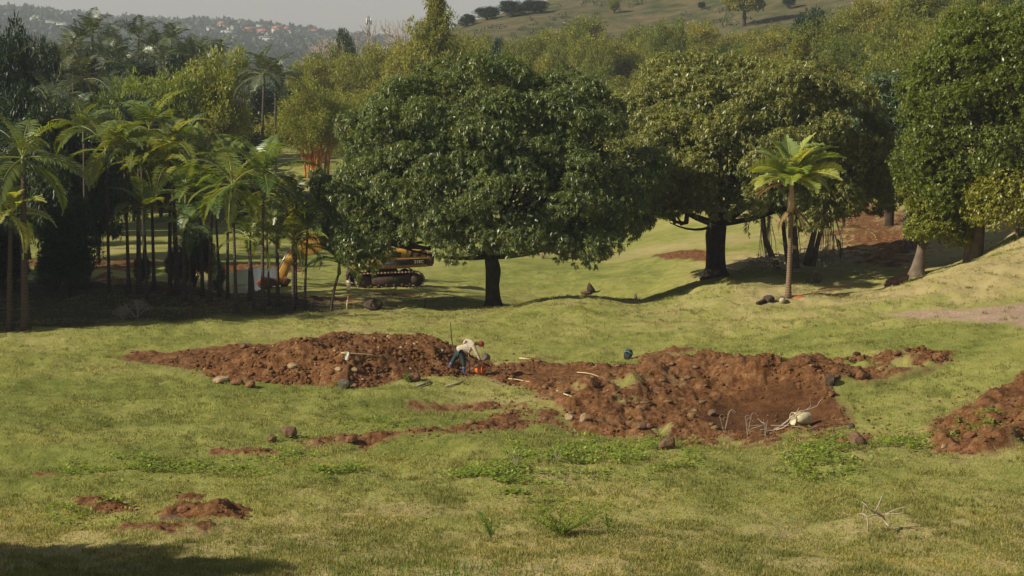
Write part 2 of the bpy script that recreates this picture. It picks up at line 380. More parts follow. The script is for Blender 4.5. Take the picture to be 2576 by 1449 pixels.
def ground_mat():
    m, t, b = new_mat("ground_cover")
    at_ = lambda n_: (lambda a: (setattr(a, 'attribute_name', n_), a.outputs["Fac"])[1])(t.nodes.new("ShaderNodeAttribute"))
    soil = at_("soil"); dry = at_("dry"); road = at_("road")
    big = noise(t, .35, 4, .6); mid = noise(t, 1.6, 4, .65); fine = noise(t, 9, 5, .7)
    tc = t.nodes.new("ShaderNodeTexCoord")
    mp = N(t, "ShaderNodeMapping"); mp.inputs["Scale"].default_value = (14, 5, 5); L(t, tc.outputs["Object"], mp.inputs[0])
    vf = noise(t, 4.5, 4, .75, vec=mp.outputs[0])
    add = N(t, "ShaderNodeMath", operation='MULTIPLY_ADD'); L(t, mid, add.inputs[0]); add.inputs[1].default_value = .9; L(t, big, add.inputs[2])
    a2 = N(t, "ShaderNodeMath", operation='MULTIPLY_ADD'); L(t, dry, a2.inputs[0]); a2.inputs[1].default_value = .7; L(t, add.outputs[0], a2.inputs[2])
    a3 = N(t, "ShaderNodeMath", operation='MULTIPLY_ADD'); L(t, vf, a3.inputs[0]); a3.inputs[1].default_value = .75; L(t, a2.outputs[0], a3.inputs[2])
    sc = N(t, "ShaderNodeMath", operation='MULTIPLY'); L(t, a3.outputs[0], sc.inputs[0]); sc.inputs[1].default_value = .5
    grass = ramp(t, sc.outputs[0], [(.30, (.09, .125, .02)), (.50, (.195, .22, .048)), (.66, (.295, .295, .08)), (.85, (.42, .34, .16))])
    sm = noise(t, 3.5, 5, .7); sc2 = noise(t, 22, 3, .6)
    sa = N(t, "ShaderNodeMath", operation='MULTIPLY_ADD'); L(t, sc2, sa.inputs[0]); sa.inputs[1].default_value = .5; L(t, sm, sa.inputs[2])
    soilc = ramp(t, sa.outputs[0], [(.5, (.06, .026, .010)), (.72, (.15, .064, .022)), (.95, (.28, .155, .075))])
    # torn edge between turf and soil
    fr_ = at_("fresh"); soilc = mixc(t, fr_, soilc, ramp(t, sa.outputs[0], [(.5, (.045, .018, .008)), (.72, (.10, .042, .015)), (.95, (.16, .075, .03))]))
    e = N(t, "ShaderNodeMath", operation='MULTIPLY_ADD'); L(t, fine, e.inputs[0]); e.inputs[1].default_value = .5; L(t, soil, e.inputs[2])
    er = N(t, "ShaderNodeMapRange"); L(t, e.outputs[0], er.inputs[0]); er.inputs[1].default_value = .68; er.inputs[2].default_value = .86
    straw = N(t, "ShaderNodeMapRange"); L(t, e.outputs[0], straw.inputs[0]); straw.inputs[1].default_value = .42; straw.inputs[2].default_value = .8
    c1 = mixc(t, straw.outputs[0], grass, (.24, .15, .07))
    c2 = mixc(t, er.outputs[0], c1, soilc)
    hill = at_("hill")
    hillc = ramp(t, noise(t, .16, 8, .75), [(.36, (.035, .05, .015)), (.5, (.085, .085, .035)), (.64, (.155, .11, .065))])
    c2 = mixc(t, hill, c2, hillc)
    roadc = ramp(t, fine, [(.35, (.30, .20, .13)), (.6, (.46, .34, .25))])
    litter_shade = at_('litter'); c2 = mixc(t, litter_shade, c2, ramp(t, fine, [(.35, (.018, .014, .009)), (.55, (.05, .04, .022)), (.75, (.10, .07, .045))]))  # dark leaf litter, with the shade of the grove painted in
    c3 = mixc(t, road, c2, roadc)
    L(t, c3, b.inputs["Base Color"])
    b.inputs["Roughness"].default_value = .9; b.inputs["Specular IOR Level"].default_value = .15
    n1 = noise(t, 14, 5, .75)
    bump(t, b, n1, .9, .09)
    return m

M = {}
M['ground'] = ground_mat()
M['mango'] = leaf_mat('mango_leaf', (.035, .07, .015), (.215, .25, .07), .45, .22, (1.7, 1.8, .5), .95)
M['mango_grey'] = leaf_mat('grey_green_leaf', (.05, .09, .035), (.15, .21, .10), .4, .15)
M['feather'] = leaf_mat('feathery_leaf', (.08, .11, .018), (.25, .275, .05), .5, .35, (1.8, 1.6, .5), .35)
M['bamboo'] = leaf_mat('bamboo_leaf', (.075, .115, .02), (.21, .27, .05), .5, .35, (1.8, 1.7, .5), .35)
M['bright'] = leaf_mat('bright_leaf', (.075, .10, .014), (.23, .265, .045), .38, .3, (1.9, 1.7, .5), .5)
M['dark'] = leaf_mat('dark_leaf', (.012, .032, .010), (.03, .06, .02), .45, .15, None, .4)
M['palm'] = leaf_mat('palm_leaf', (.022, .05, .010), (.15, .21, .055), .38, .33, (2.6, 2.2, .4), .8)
M['palm_mid_lit_paint'] = leaf_mat('sun_painted_palm_leaf', (.045, .085, .016), (.20, .27, .07), .35, .36, (2.0, 1.8, .45), .8)  # lighter copy of the palm leaf; sunlit look painted into the colour
M['palm_lit_paint'] = leaf_mat('bright_sun_painted_palm_leaf', (.14, .20, .04), (.36, .44, .14), .35, .42, (1.8, 1.7, .5), .8)  # palest palm leaf copy, strong sun painted into its colour
M['palm_far'] = leaf_mat('far_palm_leaf', (.018, .038, .012), (.085, .12, .045), .45, .15, (1.9, 1.8, .5), .9)
M['palm_dry'] = leaf_mat('dry_frond', (.16, .10, .04), (.34, .25, .11), .6, .3, (1.2, 1.0, .7))
M['weed'] = leaf_mat('weed_leaf', (.08, .16, .018), (.15, .25, .04), .5, .3, (1.7, 1.6, .5), .3)
M['blade'] = leaf_mat('grass_blade', (.14, .165, .035), (.34, .32, .10), .6, .3, (1.4, 1.3, .6), .3)
M['bark'] = simple('bark', (.045, .033, .024), .9, .5, 3, bmp=.05, spec=.2)
M['bark_pale'] = simple('pale_bark', (.14, .105, .08), .85, .4, 2.5, bmp=.04, spec=.2)
def banded(name, c1, c2, scale):
    m, t, b = new_mat(name)
    tc = t.nodes.new("ShaderNodeTexCoord")
    wv = N(t, "ShaderNodeTexWave", Scale=scale, Distortion=1.2, Detail=3); wv.bands_direction = 'Z'
    L(t, tc.outputs["Object"], wv.inputs[0])
    f = noise(t, 5, 4, .7)
    c = mixc(t, f, ramp(t, wv.outputs["Fac"], [(.1, c1), (.8, c2)]), tuple(np.array(c2) * 1.4))
    L(t, c, b.inputs["Base Color"]); b.inputs["Roughness"].default_value = .85; b.inputs["Specular IOR Level"].default_value = .2
    bump(t, b, wv.outputs["Fac"], .6, .02)
    return m
M['palm_bark'] = banded('palm_bark', (.03, .022, .017), (.075, .055, .042), 2.2)
M['palm_bark_lichen'] = banded('lichen_palm_bark', (.045, .028, .018), (.17, .12, .075), 2.8)
M['crownshaft'] = simple('crownshaft', (.10, .13, .035), .45, .3, 3)
M['crownshaft_tan'] = simple('tan_crownshaft', (.36, .24, .12), .5, .25, 3)
M['culm'] = simple('bamboo_culm', (.46, .17, .03), .5, .35, 2)
M['twig'] = simple('dead_wood', (.33, .27, .21), .8, .35, 8)
M['twig_pink'] = simple('weathered_branch', (.38, .31, .26), .75, .25, 8)
M['cane'] = simple('cut_cane', (.50, .38, .20), .6, .25, 8)
def rock_mat(name, a, b_):
    m, t, b = new_mat(name)
    L(t, ramp(t, noise(t, 5, 6, .7), [(.35, a), (.65, b_)]), b.inputs["Base Color"])
    b.inputs["Roughness"].default_value = .9; b.inputs["Specular IOR Level"].default_value = .2
    bump(t, b, noise(t, 12, 6, .7), 1, .04)
    return m
M['rock_brown'] = rock_mat('brown_rock', (.09, .05, .03), (.22, .135, .08))
M['rock_red'] = rock_mat('soil_stained_rock', (.12, .05, .022), (.28, .14, .07))
M['rock_grey'] = rock_mat('grey_rock', (.06, .055, .04), (.17, .15, .12))
M['rock_dark'] = rock_mat('dark_rock', (.035, .025, .02), (.10, .07, .05))
M['rock_pale'] = rock_mat('pale_rock', (.25, .17, .10), (.42, .31, .19))
M['clod'] = rock_mat('soil_clod', (.07, .03, .012), (.18, .082, .028))
M['sod'] = rock_mat('turf_sod', (.12, .075, .035), (.24, .155, .075))

# ---------------------------------------------------------------- mesh helpers
def link(o, parent=None):
    COL.objects.link(o)
    if parent: o.parent = parent
    return o
def nmesh(name, verts, quads=None, tris=None, mat=None, attrs=None, smooth=False):
    verts = np.asarray(verts, np.float32)
    me = bpy.data.meshes.new(name)
    nq = 0 if quads is None else len(quads); ntr = 0 if tris is None else len(tris)
    idx = np.concatenate([np.asarray(quads, np.int32).ravel() if nq else np.zeros(0, np.int32), np.asarray(tris, np.int32).ravel() if ntr else np.zeros(0, np.int32)])
    st = np.concatenate([np.arange(nq) * 4, nq * 4 + np.arange(ntr) * 3]).astype(np.int32)
    me.vertices.add(len(verts)); me.vertices.foreach_set("co", verts.ravel())
    me.loops.add(len(idx)); me.loops.foreach_set("vertex_index", idx)
    me.polygons.add(nq + ntr); me.polygons.foreach_set("loop_start", st)
    if smooth: me.polygons.foreach_set("use_smooth", np.ones(nq + ntr, bool))
    me.update(calc_edges=True)
    for k, v in (attrs or {}).items():
        a = me.attributes.new(k, 'FLOAT', 'POINT'); a.data.foreach_set("value", np.asarray(v, np.float32))
    if mat: me.materials.append(mat)
    return me
def mk(name, me, parent=None, loc=None, label=None, cat=None, group=None, kind=None):
    o = bpy.data.objects.new(name, me); link(o, parent)
    if loc is not None: o.location = tuple(float(k) for k in loc)
    if label: o["label"] = label
    if cat: o["category"] = cat
    if group: o["group"] = group
    if kind: o["kind"] = kind
    return o
def thing(name, label, cat, loc=(0, 0, 0), rz=0, group=None):
    o = mk(name, None, None, loc, label, cat, group); o.rotation_euler.z = rz; o.empty_display_size = .3
    return o
def unit(a): return a / (np.linalg.norm(a, axis=-1, keepdims=True) + 1e-9)
class Acc:
    def __init__(s): s.v = []; s.q = []; s.t = []; s.a = []; s.n = 0
    def add(s, v, q=None, t=None, tint=None):
        v = np.asarray(v, float); s.v.append(v)
        if q is not None and len(q): s.q.append(np.asarray(q) + s.n)
        if t is not None and len(t): s.t.append(np.asarray(t) + s.n)
        s.a.append(np.full(len(v), .5) if tint is None else np.broadcast_to(tint, (len(v),)).astype(float)); s.n += len(v)
        return s
    def mesh(s, name, mat, smooth=False):
        return nmesh(name, np.concatenate(s.v), np.concatenate(s.q) if s.q else None, np.concatenate(s.t) if s.t else None, mat, {'tint': np.concatenate(s.a)}, smooth)
    def leaves(s, P, D, Ln, Wd, tint, rng, up=.6, fold=.0):
        k = len(P); D = unit(D)
        ref = unit(rng.normal(size=(k, 3)) * (1 - up) + np.array([0, 0, 1.]) * up)
        side = unit(np.cross(D, ref)); nrm = np.cross(side, D)
        Ln = np.broadcast_to(Ln, (k,))[:, None]; Wd = np.broadcast_to(Wd, (k,))[:, None]
        mid = P + D * Ln * .45 + nrm * Ln * fold
        v = np.stack([P, mid + side * Wd * .5, P + D * Ln, mid - side * Wd * .5], 1).reshape(-1, 3)
        s.add(v, np.arange(4 * k).reshape(-1, 4), None, np.repeat(np.broadcast_to(tint, (k,)), 4))
    def tube(s, pts, rad, seg=6, tint=.5, cap=True):
        pts = np.asarray(pts, float); rad = np.broadcast_to(rad, (len(pts),))
        T = unit(np.gradient(pts, axis=0)); ref = np.array([0, 0, 1.]) if abs(T[0][2]) < .9 else np.array([1., 0, 0])
        a = unit(np.cross(T[0], ref)); rings = []
        for k in range(len(pts)):
            a = unit(a - T[k] * (a @ T[k])); b = np.cross(T[k], a)
            th = np.arange(seg) / seg * 2 * PI
            rings.append(pts[k] + rad[k] * (np.cos(th)[:, None] * a + np.sin(th)[:, None] * b))
        v = np.concatenate(rings); q = []
        for k in range(len(pts) - 1):
            for j in range(seg):
                q.append([k * seg + j, k * seg + (j + 1) % seg, (k + 1) * seg + (j + 1) % seg, (k + 1) * seg + j])
        t = []
        if cap:
            v = np.concatenate([v, pts[:1], pts[-1:]]); c0 = len(v) - 2; c1 = len(v) - 1
            for j in range(seg):
                t.append([c0, (j + 1) % seg, j]); t.append([c1, (len(pts) - 1) * seg + j, (len(pts) - 1) * seg + (j + 1) % seg])
        s.add(v, q, t, tint); return s
    def box(s, c, sz, rot=None, tint=.5, taper=(1, 1)):
        h = np.array(sz) / 2; v = []
        for k in range(8):
            sg = np.array([(k & 1) * 2 - 1, ((k >> 1) & 1) * 2 - 1, ((k >> 2) & 1) * 2 - 1.])
            p = sg * h
            if sg[2] > 0: p[0] *= taper[0]; p[1] *= taper[1]
            v.append(p)
        v = np.array(v)
        if rot is not None: v = v @ np.array(rot).T
        s.add(v + np.array(c), [[0, 2, 3, 1], [4, 5, 7, 6], [0, 1, 5, 4], [2, 6, 7, 3], [0, 4, 6, 2], [1, 3, 7, 5]], None, tint); return s
    def prism(s, prof, y0, y1, tint=.5):
        """profile in x,z pulled along y"""
        n_ = len(prof)
        v = [(p[0], y0, p[1]) for p in prof] + [(p[0], y1, p[1]) for p in prof] + [(np.mean([p[0] for p in prof]), y0, np.mean([p[1] for p in prof])), (np.mean([p[0] for p in prof]), y1, np.mean([p[1] for p in prof]))]
        q = [[k, (k + 1) % n_, n_ + (k + 1) % n_, n_ + k] for k in range(n_)]
        t = [[2 * n_, (k + 1) % n_, k] for k in range(n_)] + [[2 * n_ + 1, n_ + k, n_ + (k + 1) % n_] for k in range(n_)]
        s.add(v, q, t, tint); return s
def bevel(o, wd=.02, seg=2):
    b = o.modifiers.new("bevel", 'BEVEL'); b.width = wd; b.segments = seg; b.limit_method = 'ANGLE'; b.angle_limit = math.radians(40)
    return o
def rotz(a):
    c, s = math.cos(a), math.sin(a); return np.array([[c, -s, 0], [s, c, 0], [0, 0, 1.]])

# ---------------------------------------------------------------- ground sheet
def grid(xs_fn, ys, nx, name):
    pass
def build_ground():
    ys = np.concatenate([np.linspace(14, 40, 60, endpoint=False), np.exp(np.linspace(math.log(40), math.log(125), 1050, endpoint=False)), np.exp(np.linspace(math.log(125), math.log(1000), 260))])
    nx = 900
    a = np.linspace(-1, 1, nx); a = a * .30 + np.sign(a) * np.abs(a) ** 5 * .35
    X = a[None, :] * ys[:, None]; Y = np.repeat(ys[:, None], nx, 1)
    x = X.ravel(); y = Y.ravel()
    z = ground_z(x, y)
    soil = soil_mask(x, y)
    m = (y < 130)
    s_ = np.clip(soil, 0, 1)
    # turf tufts and soil crumbs
    xm, ym = x[m], y[m]
    turf = .028 * fbm(xm / .22, ym / .35, 90, 2, .6) + .02 * np.maximum(0, noise2(xm / .5, ym / .8, 95))
    crumb = .12 * fbm(xm / .38, ym / .5, 80, 3, .65) + .07 * np.abs(noise2(xm / .16, ym / .22, 84))
    flat = sstep(0, .4, sdist(PIT, xm, ym))
    smooth_strip = sstep(0, 1.0, sdist(poly([(1260, 935), (1420, 928), (1560, 940), (1640, 950), (1450, 965), (1330, 955)]), xm, ym))
    z[m] += turf * (1 - sstep(.35, .6, soil[m])) + crumb * sstep(.35, .7, soil[m]) * (1 - .88 * np.maximum(flat, smooth_strip))
    rd = sstep(-.4, .5, sdist(ROAD, x, y)) * (y < 100)
    dry = np.clip(.5 * fbm(x / 7, y / 6, 70, 2) + .12 * sstep(80, 95, y) * (1 - sstep(96, 112, y)) - .12 * sstep(100, 120, y) - .4 * np.exp(-((y - 66) / 9) ** 2) * (1 - sstep(-4, 6, x)) + .35 * (1 - sstep(50, 60, y)) + .3 * sstep(6, 14, x) * sstep(75, 90, y), -1, 1)
    nv = len(ys)
    i = np.arange(nv * nx).reshape(nv, nx)
    q = np.stack([i[:-1, :-1], i[:-1, 1:], i[1:, 1:], i[1:, :-1]], -1).reshape(-1, 4)
    V = np.stack([x, y, z], 1)
    fs = soil[q].mean(1); fr = rd[q].mean(1)
    attrs = {'soil': np.clip(soil, 0, 1) * (1 - rd), 'dry': dry, 'road': rd, 'litter': np.clip(sstep(-1.0, 1.2, sdist(GROVE, x, y) + .9 * fbm(x / 2, y / 2.5, 77, 3)) * .92, 0, 1) * ((y > 80) & (y < 130)), 'fresh': sstep(-.5, .2, sdist(PIT, x, y)) * (y < 90) * (y > 50), 'hill': sstep(210, 330, y)}  # litter also carries painted grove shade, up to the shadow line
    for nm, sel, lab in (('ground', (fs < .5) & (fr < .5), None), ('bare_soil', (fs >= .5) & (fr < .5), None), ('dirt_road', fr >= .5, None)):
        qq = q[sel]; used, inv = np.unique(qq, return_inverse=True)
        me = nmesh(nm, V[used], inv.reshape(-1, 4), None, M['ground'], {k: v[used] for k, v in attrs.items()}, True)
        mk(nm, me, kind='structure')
build_ground()

# pond
m, t, b = new_mat('water')
b.inputs["Base Color"].default_value = (.05, .06, .05, 1); b.inputs["Roughness"].default_value = .12
bump(t, b, noise(t, 3, 3, .5), .35, .03)
M['water'] = m
c = POND.mean(0); pz = float(base_z([c[0]], [c[1]])[0]) - .22
P2 = (POND - c) * 1.25 + c
a = Acc(); nP = len(P2)
a.add([(p[0], p[1], pz) for p in P2] + [(c[0], c[1], pz)], None, [[k, (k + 1) % nP, nP] for k in range(nP)])
mk('pond_water', a.mesh('pond_water', M['water']), kind='structure')

# ================================================================ hills far away
def build_hills():
    xs = np.linspace(-1500, 900, 420); ys = np.linspace(1000, 3600, 90)
    X, Y = np.meshgrid(xs, ys); x = X.ravel(); y = Y.ravel()
    u = 1288 + FPX * x / y
    prof = np.interp(u, [-600, 60, 150, 280, 420, 560, 700, 800, 880, 1000, 1200, 1600], [30, 38, 48, 62, 66, 66, 78, 88, 98, 110, 120, 130])
    t = sstep(1000, 2700, y); crest = (90 - prof) / FPX * 2700 + CAMZ
    z = -22 + (crest + 22) * t + fbm(x / 120, y / 160, 200, 3) * 6 * t + 2.5 * t * noise2(x / 22, y / 40, 220) + 1.6 * noise2(x / 9, y / 60, 221)
    z[y > 2700] -= (y[y > 2700] - 2700) * .05
    n_ = len(xs); i = np.arange(len(x)).reshape(len(ys), n_)
    q = np.stack([i[:-1, :-1], i[:-1, 1:], i[1:, 1:], i[1:, :-1]], -1).reshape(-1, 4)
    m, t_, b = new_mat('far_wood')
    L(t_, ramp(t_, noise(t_, .012, 6, .75), [(.35, (.018, .03, .018)), (.55, (.05, .07, .03)), (.75, (.13, .12, .07))]), b.inputs["Base Color"])
    b.inputs["Roughness"].default_value = 1
    mk('hills', nmesh('hills', np.stack([x, y, z], 1), q, None, m, None, True), kind='structure')
    def hz(xx, yy):
        j = int(round((yy - ys[0]) / (ys[1] - ys[0]))); k = int(round((xx - xs[0]) / (xs[1] - xs[0])))
        return z.reshape(len(ys), n_)[j, k]
    # woodland on the far slope
    rng = np.random.default_rng(5); a = Acc()
    for k in range(5200):
        yy = rng.uniform(1150, 2700); xx = yy * rng.uniform(-.30, -.03)
        if not xs[0] < xx < xs[-1]: continue
        r = rng.uniform(4, 9); c = np.array([xx, yy, hz(xx, yy) + r * .4])
        m_ = 26; P = unit(rng.normal(size=(m_, 3))) * [r, r, r * .75] * rng.uniform(.5, 1, (m_, 1)) + c
        a.leaves(P, rng.normal(size=(m_, 3)), r * .75, r * .6, rng.uniform(0, .8, m_), rng)
    mk('far_forest', a.mesh('far_forest', M['dark']), kind='stuff', label='hazy blue woodland covering the far valley slope', cat='forest')
    # houses of the far town
    white = simple('far_wall', (.40, .39, .37), .8, .1, 1); redr = simple('far_tile', (.42, .13, .07), .8, .2, 1); greyr = simple('far_roof', (.34, .34, .33), .7, .2, 1)
    dark = simple('far_window', (.05, .05, .05), .4, .1, 1)
    hs_ = [(560, 84, 0), (585, 92, 1), (606, 76, 1), (628, 101, 0), (652, 84, 1), (662, 104, 0), (684, 88, 1), (700, 98, 0), (722, 95, 0), (598, 112, 1), (745, 100, 1), (770, 108, 1), (790, 104, 0), (640, 92, 1), (512, 74, 1), (536, 96, 1), (100, 64, 1), (132, 74, 1), (160, 84, 1), (812, 112, 1), (676, 118, 1), (575, 104, 1)]
    for k, (uu, vv, red) in enumerate(sorted(hs_)):
        red = red == 0
        yy = 1500
        for tr in range(160):
            p = at(uu, vv, yy)
            if hz(p[0], yy) > p[2]: break
            yy += 7
        p = at(uu, vv, yy); p[2] = hz(p[0], yy) + 3
        w_ = rng.uniform(9, 17); h = rng.uniform(4.5, 7)
        side = ["pale flat-roofed house in the hazy far town", "red-roofed house in the hazy far town"][red]
        o = thing('distant_house', f"{side}, {['first','second','third','fourth','fifth','sixth','seventh','eighth','ninth','tenth','eleventh','twelfth','thirteenth','fourteenth','fifteenth','sixteenth','seventeenth','eighteenth','nineteenth','twentieth','twenty-first','twenty-second'][k]} house from the left", 'house', p, rng.uniform(-.4, .4), 'houses of the far town')
        a = Acc().box((0, 0, h / 2), (w_, 9, h)); mk('wall', a.mesh('wall', white), o)
        a = Acc()
        if red: a.prism([(-w_ / 2 - .6, h), (w_ / 2 + .6, h), (w_ * .2, h + 3.2), (-w_ * .2, h + 3.2)], -5, 5)
        else: a.box((0, 0, h + .3), (w_ + .8, 10, .6))
        mk('roof', a.mesh('roof', redr if red else greyr), o)
        for dx in (-.28, .0, .28):
            mk('window', Acc().box((dx * w_, -4.52, h * .55), (w_ * .14, .12, 1.6)).mesh('window', dark), o)
build_hills()

# ================================================================ trees
def branches(a, base, top_pts, r0, rng, seg=7):
    """limbs from base to each target point, curved"""
    for tp, r in top_pts:
        tp = np.asarray(tp, float); mid = (base + tp) / 2 + np.array([0, 0, -.12 * np.linalg.norm(tp - base)]) + rng.normal(size=3) * .15
        t = np.linspace(0, 1, 7)[:, None]
        pts = (1 - t) ** 2 * base + 2 * t * (1 - t) * mid + t * t * tp
        a.tube(pts, r * (1 - .7 * t[:, 0]), seg)
def lobed_crown(seed, R, zc, up, dn, nl, lobe_r, shoots, leaf, ros=11, box=1.0, off=(0, 0), inner=5000, carve=None, droop=.6, lw=.26):
    rng = np.random.default_rng(seed); a = Acc()
    k = np.arange(nl) + .5
    cz_ = 1 - 1.42 * k / nl
    th = PI * (1 + 5 ** .5) * k + rng.normal(0, .25, nl)
    rr = np.sqrt(np.maximum(0, 1 - cz_ ** 2))
    D = np.stack([np.cos(th) * rr, np.sin(th) * rr, cz_], 1) + rng.normal(0, .07, (nl, 3)); D = unit(D)
    def surf(D):
        rxy = np.linalg.norm(D[:, :2], axis=1, keepdims=True)
        s = np.where(rxy > 1e-6, np.maximum(rxy, 1e-6) ** (1 / box), 0) / np.maximum(rxy, 1e-6)
        z = np.sign(D[:, 2]) * np.abs(D[:, 2]) ** (1 / box)
        return np.stack([D[:, 0] * s[:, 0] * R[0] + off[0], D[:, 1] * s[:, 0] * R[1] + off[1], zc + np.where(z > 0, z * up, z * dn)], 1)
    C = surf(D); lr = lobe_r * rng.uniform(.65, 1.25, nl)
    wob = 1 + .05 * noise3(D * 2.2 + seed, seed) + .15 * noise3(D * 4.6 + seed, seed + 3)
    cen = np.array([off[0], off[1], zc])
    wob = wob + rng.uniform(-.06, .04, nl)
    C = cen + (C - cen) * wob[:, None] * (1 - lr[:, None] / np.linalg.norm(C - cen, axis=1, keepdims=True) * .8)
    for j in range(nl):
        if carve is not None and carve(C[j]): continue
        ns = int(shoots * (lr[j] / lobe_r) ** 2)
        d = unit(rng.normal(size=(ns * 2, 3)) + D[j] * .7 + [0, 0, .25])
        d = d[(d @ D[j]) > -.35][:ns]; ns = len(d)
        P = C[j] + d * lr[j] * [1.1, 1.1, .85] * np.where(rng.uniform(0, 1, (ns, 1)) < .12, rng.uniform(1.05, 1.3, (ns, 1)), rng.uniform(.82, 1.08, (ns, 1)))
        # rosette
        ax = unit(d + rng.normal(0, .25, d.shape))
        e1 = unit(np.cross(ax, rng.normal(size=ax.shape))); e2 = np.cross(ax, e1)
        ph = rng.uniform(0, 2 * PI, (ns, 1)) + np.arange(ros)[None] * 2.4
        rad = np.cos(ph)[..., None] * e1[:, None] + np.sin(ph)[..., None] * e2[:, None]
        ld = ax[:, None] * rng.uniform(.05, .6, (ns, ros, 1)) + rad * .8 + np.array([0, 0, -droop])
        PP = np.repeat(P[:, None], ros, 1) + ax[:, None] * rng.uniform(-.12, .06, (ns, ros, 1))
        tint = np.clip(np.repeat(rng.beta(2, 2.2, (ns, 1)), ros, 1) * .6 + rng.uniform(0, .4, (ns, ros)), 0, 1)
        ll = leaf * rng.uniform(.7, 1.2, ns * ros)
        a.leaves(PP.reshape(-1, 3), ld.reshape(-1, 3), ll, ll * lw, tint.ravel(), rng, .75, .06)
    # inner leaves that close the crown; their darker tint paints its inner shade
    d = unit(rng.normal(size=(inner, 3))); d[:, 2] = np.where(d[:, 2] < -.5, -d[:, 2], d[:, 2])
    P = cen + (surf(d) - cen) * rng.uniform(.45, .82, (inner, 1))
    if carve is not None: P = P[[not carve(p) for p in P]]
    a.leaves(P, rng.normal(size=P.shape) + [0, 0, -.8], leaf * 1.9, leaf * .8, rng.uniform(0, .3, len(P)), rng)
    return a, C
def trunk_mesh(name, pts, rad, mat, seed=1, seg=14, flare=0, limbs=None, rng=None):
    a = Acc(); pts = np.asarray(pts, float)
    t = np.linspace(0, 1, 22); tt = np.linspace(0, 1, len(pts))
    P = np.stack([np.interp(t, tt, pts[:, k]) for k in range(3)], 1); r = np.interp(t, tt, rad)
    a.tube(P, r, seg)
    V = a.v[0]; h = V[:, 2]; c = np.stack([np.interp(h, pts[:, 2], pts[:, 0]), np.interp(h, pts[:, 2], pts[:, 1])], 1)
    th = np.arctan2(V[:, 1] - c[:, 1], V[:, 0] - c[:, 0])
    f = 1 + .10 * noise3(np.stack([np.cos(th) * 1.5, np.sin(th) * 1.5, h * .8], 1), seed) + flare * np.exp(-np.maximum(h - pts[0][2], 0) / .35) * (.6 + .4 * np.sin(th * 5 + seed))
    V[:, :2] = c + (V[:, :2] - c) * f[:, None]
    if limbs: branches(a, np.asarray(limbs[0], float), limbs[1], None, rng or np.random.default_rng(seed))
    return a.mesh(name, mat, True)

def mango(label, u, v, Y, R, H, zc, dn, trunk, limbs, seed, off=(0, 0), box=1.1, carve=None, mat='mango', rz=0, lobes=300, oy=0):
    p = at(u, v, Y); p[2] = gz(p[0], p[1]) - .1
    o = thing('mango_tree', label, 'tree', p, rz)
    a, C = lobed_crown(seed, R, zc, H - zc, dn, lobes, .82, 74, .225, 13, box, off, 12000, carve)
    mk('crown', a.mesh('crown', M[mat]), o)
    rng = np.random.default_rng(seed)
    lim = [(C[k] * .9 + [0, 0, -.2], rng.uniform(.07, .13)) for k in rng.choice(len(C), 60, replace=False)]
    b_ = Acc()
    fork = np.array(trunk[0][-1], float)
    for tp, r in limbs: branches(b_, fork, [(tp, r)], None, rng, 9)
    mains = [np.array(tp, float) for tp, r in limbs]
    for tp, r in lim:
        m_ = min(mains, key=lambda q: np.linalg.norm(q[:2] - tp[:2])); s_ = fork + (m_ - fork) * rng.uniform(.55, .95)
        branches(b_, s_, [(tp, r)], None, rng, 5)
    mk('limbs', b_.mesh('limbs', M['bark'], True), o)
    mk('trunk', trunk_mesh('trunk', trunk[0], trunk[1], M['bark'], seed, 18, .35), o)
    return o
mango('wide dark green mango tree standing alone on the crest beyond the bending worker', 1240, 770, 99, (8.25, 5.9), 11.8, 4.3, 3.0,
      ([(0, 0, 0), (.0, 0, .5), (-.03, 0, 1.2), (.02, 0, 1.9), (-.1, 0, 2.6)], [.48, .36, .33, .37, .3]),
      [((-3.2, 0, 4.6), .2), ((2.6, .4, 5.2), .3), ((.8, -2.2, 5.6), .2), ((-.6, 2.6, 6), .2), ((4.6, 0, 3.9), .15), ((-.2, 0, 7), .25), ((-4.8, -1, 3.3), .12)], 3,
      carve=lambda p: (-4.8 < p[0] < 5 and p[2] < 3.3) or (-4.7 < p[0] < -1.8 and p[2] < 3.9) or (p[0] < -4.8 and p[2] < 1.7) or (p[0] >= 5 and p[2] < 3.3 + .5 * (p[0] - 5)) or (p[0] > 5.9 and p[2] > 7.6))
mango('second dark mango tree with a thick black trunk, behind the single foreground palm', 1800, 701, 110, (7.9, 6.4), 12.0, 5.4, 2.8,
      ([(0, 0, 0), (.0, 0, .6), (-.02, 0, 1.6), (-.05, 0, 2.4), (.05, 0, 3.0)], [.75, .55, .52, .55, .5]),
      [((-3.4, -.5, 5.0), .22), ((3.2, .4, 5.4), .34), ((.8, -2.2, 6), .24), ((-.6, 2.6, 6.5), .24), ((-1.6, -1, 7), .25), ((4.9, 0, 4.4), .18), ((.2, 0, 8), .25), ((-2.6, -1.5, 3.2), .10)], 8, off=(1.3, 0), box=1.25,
      carve=lambda p: p[2] < 3.6 and -1.9 < p[0] < 2.2 and p[1] < 3 or (p[2] < 3.2 and p[0] < -4.5))

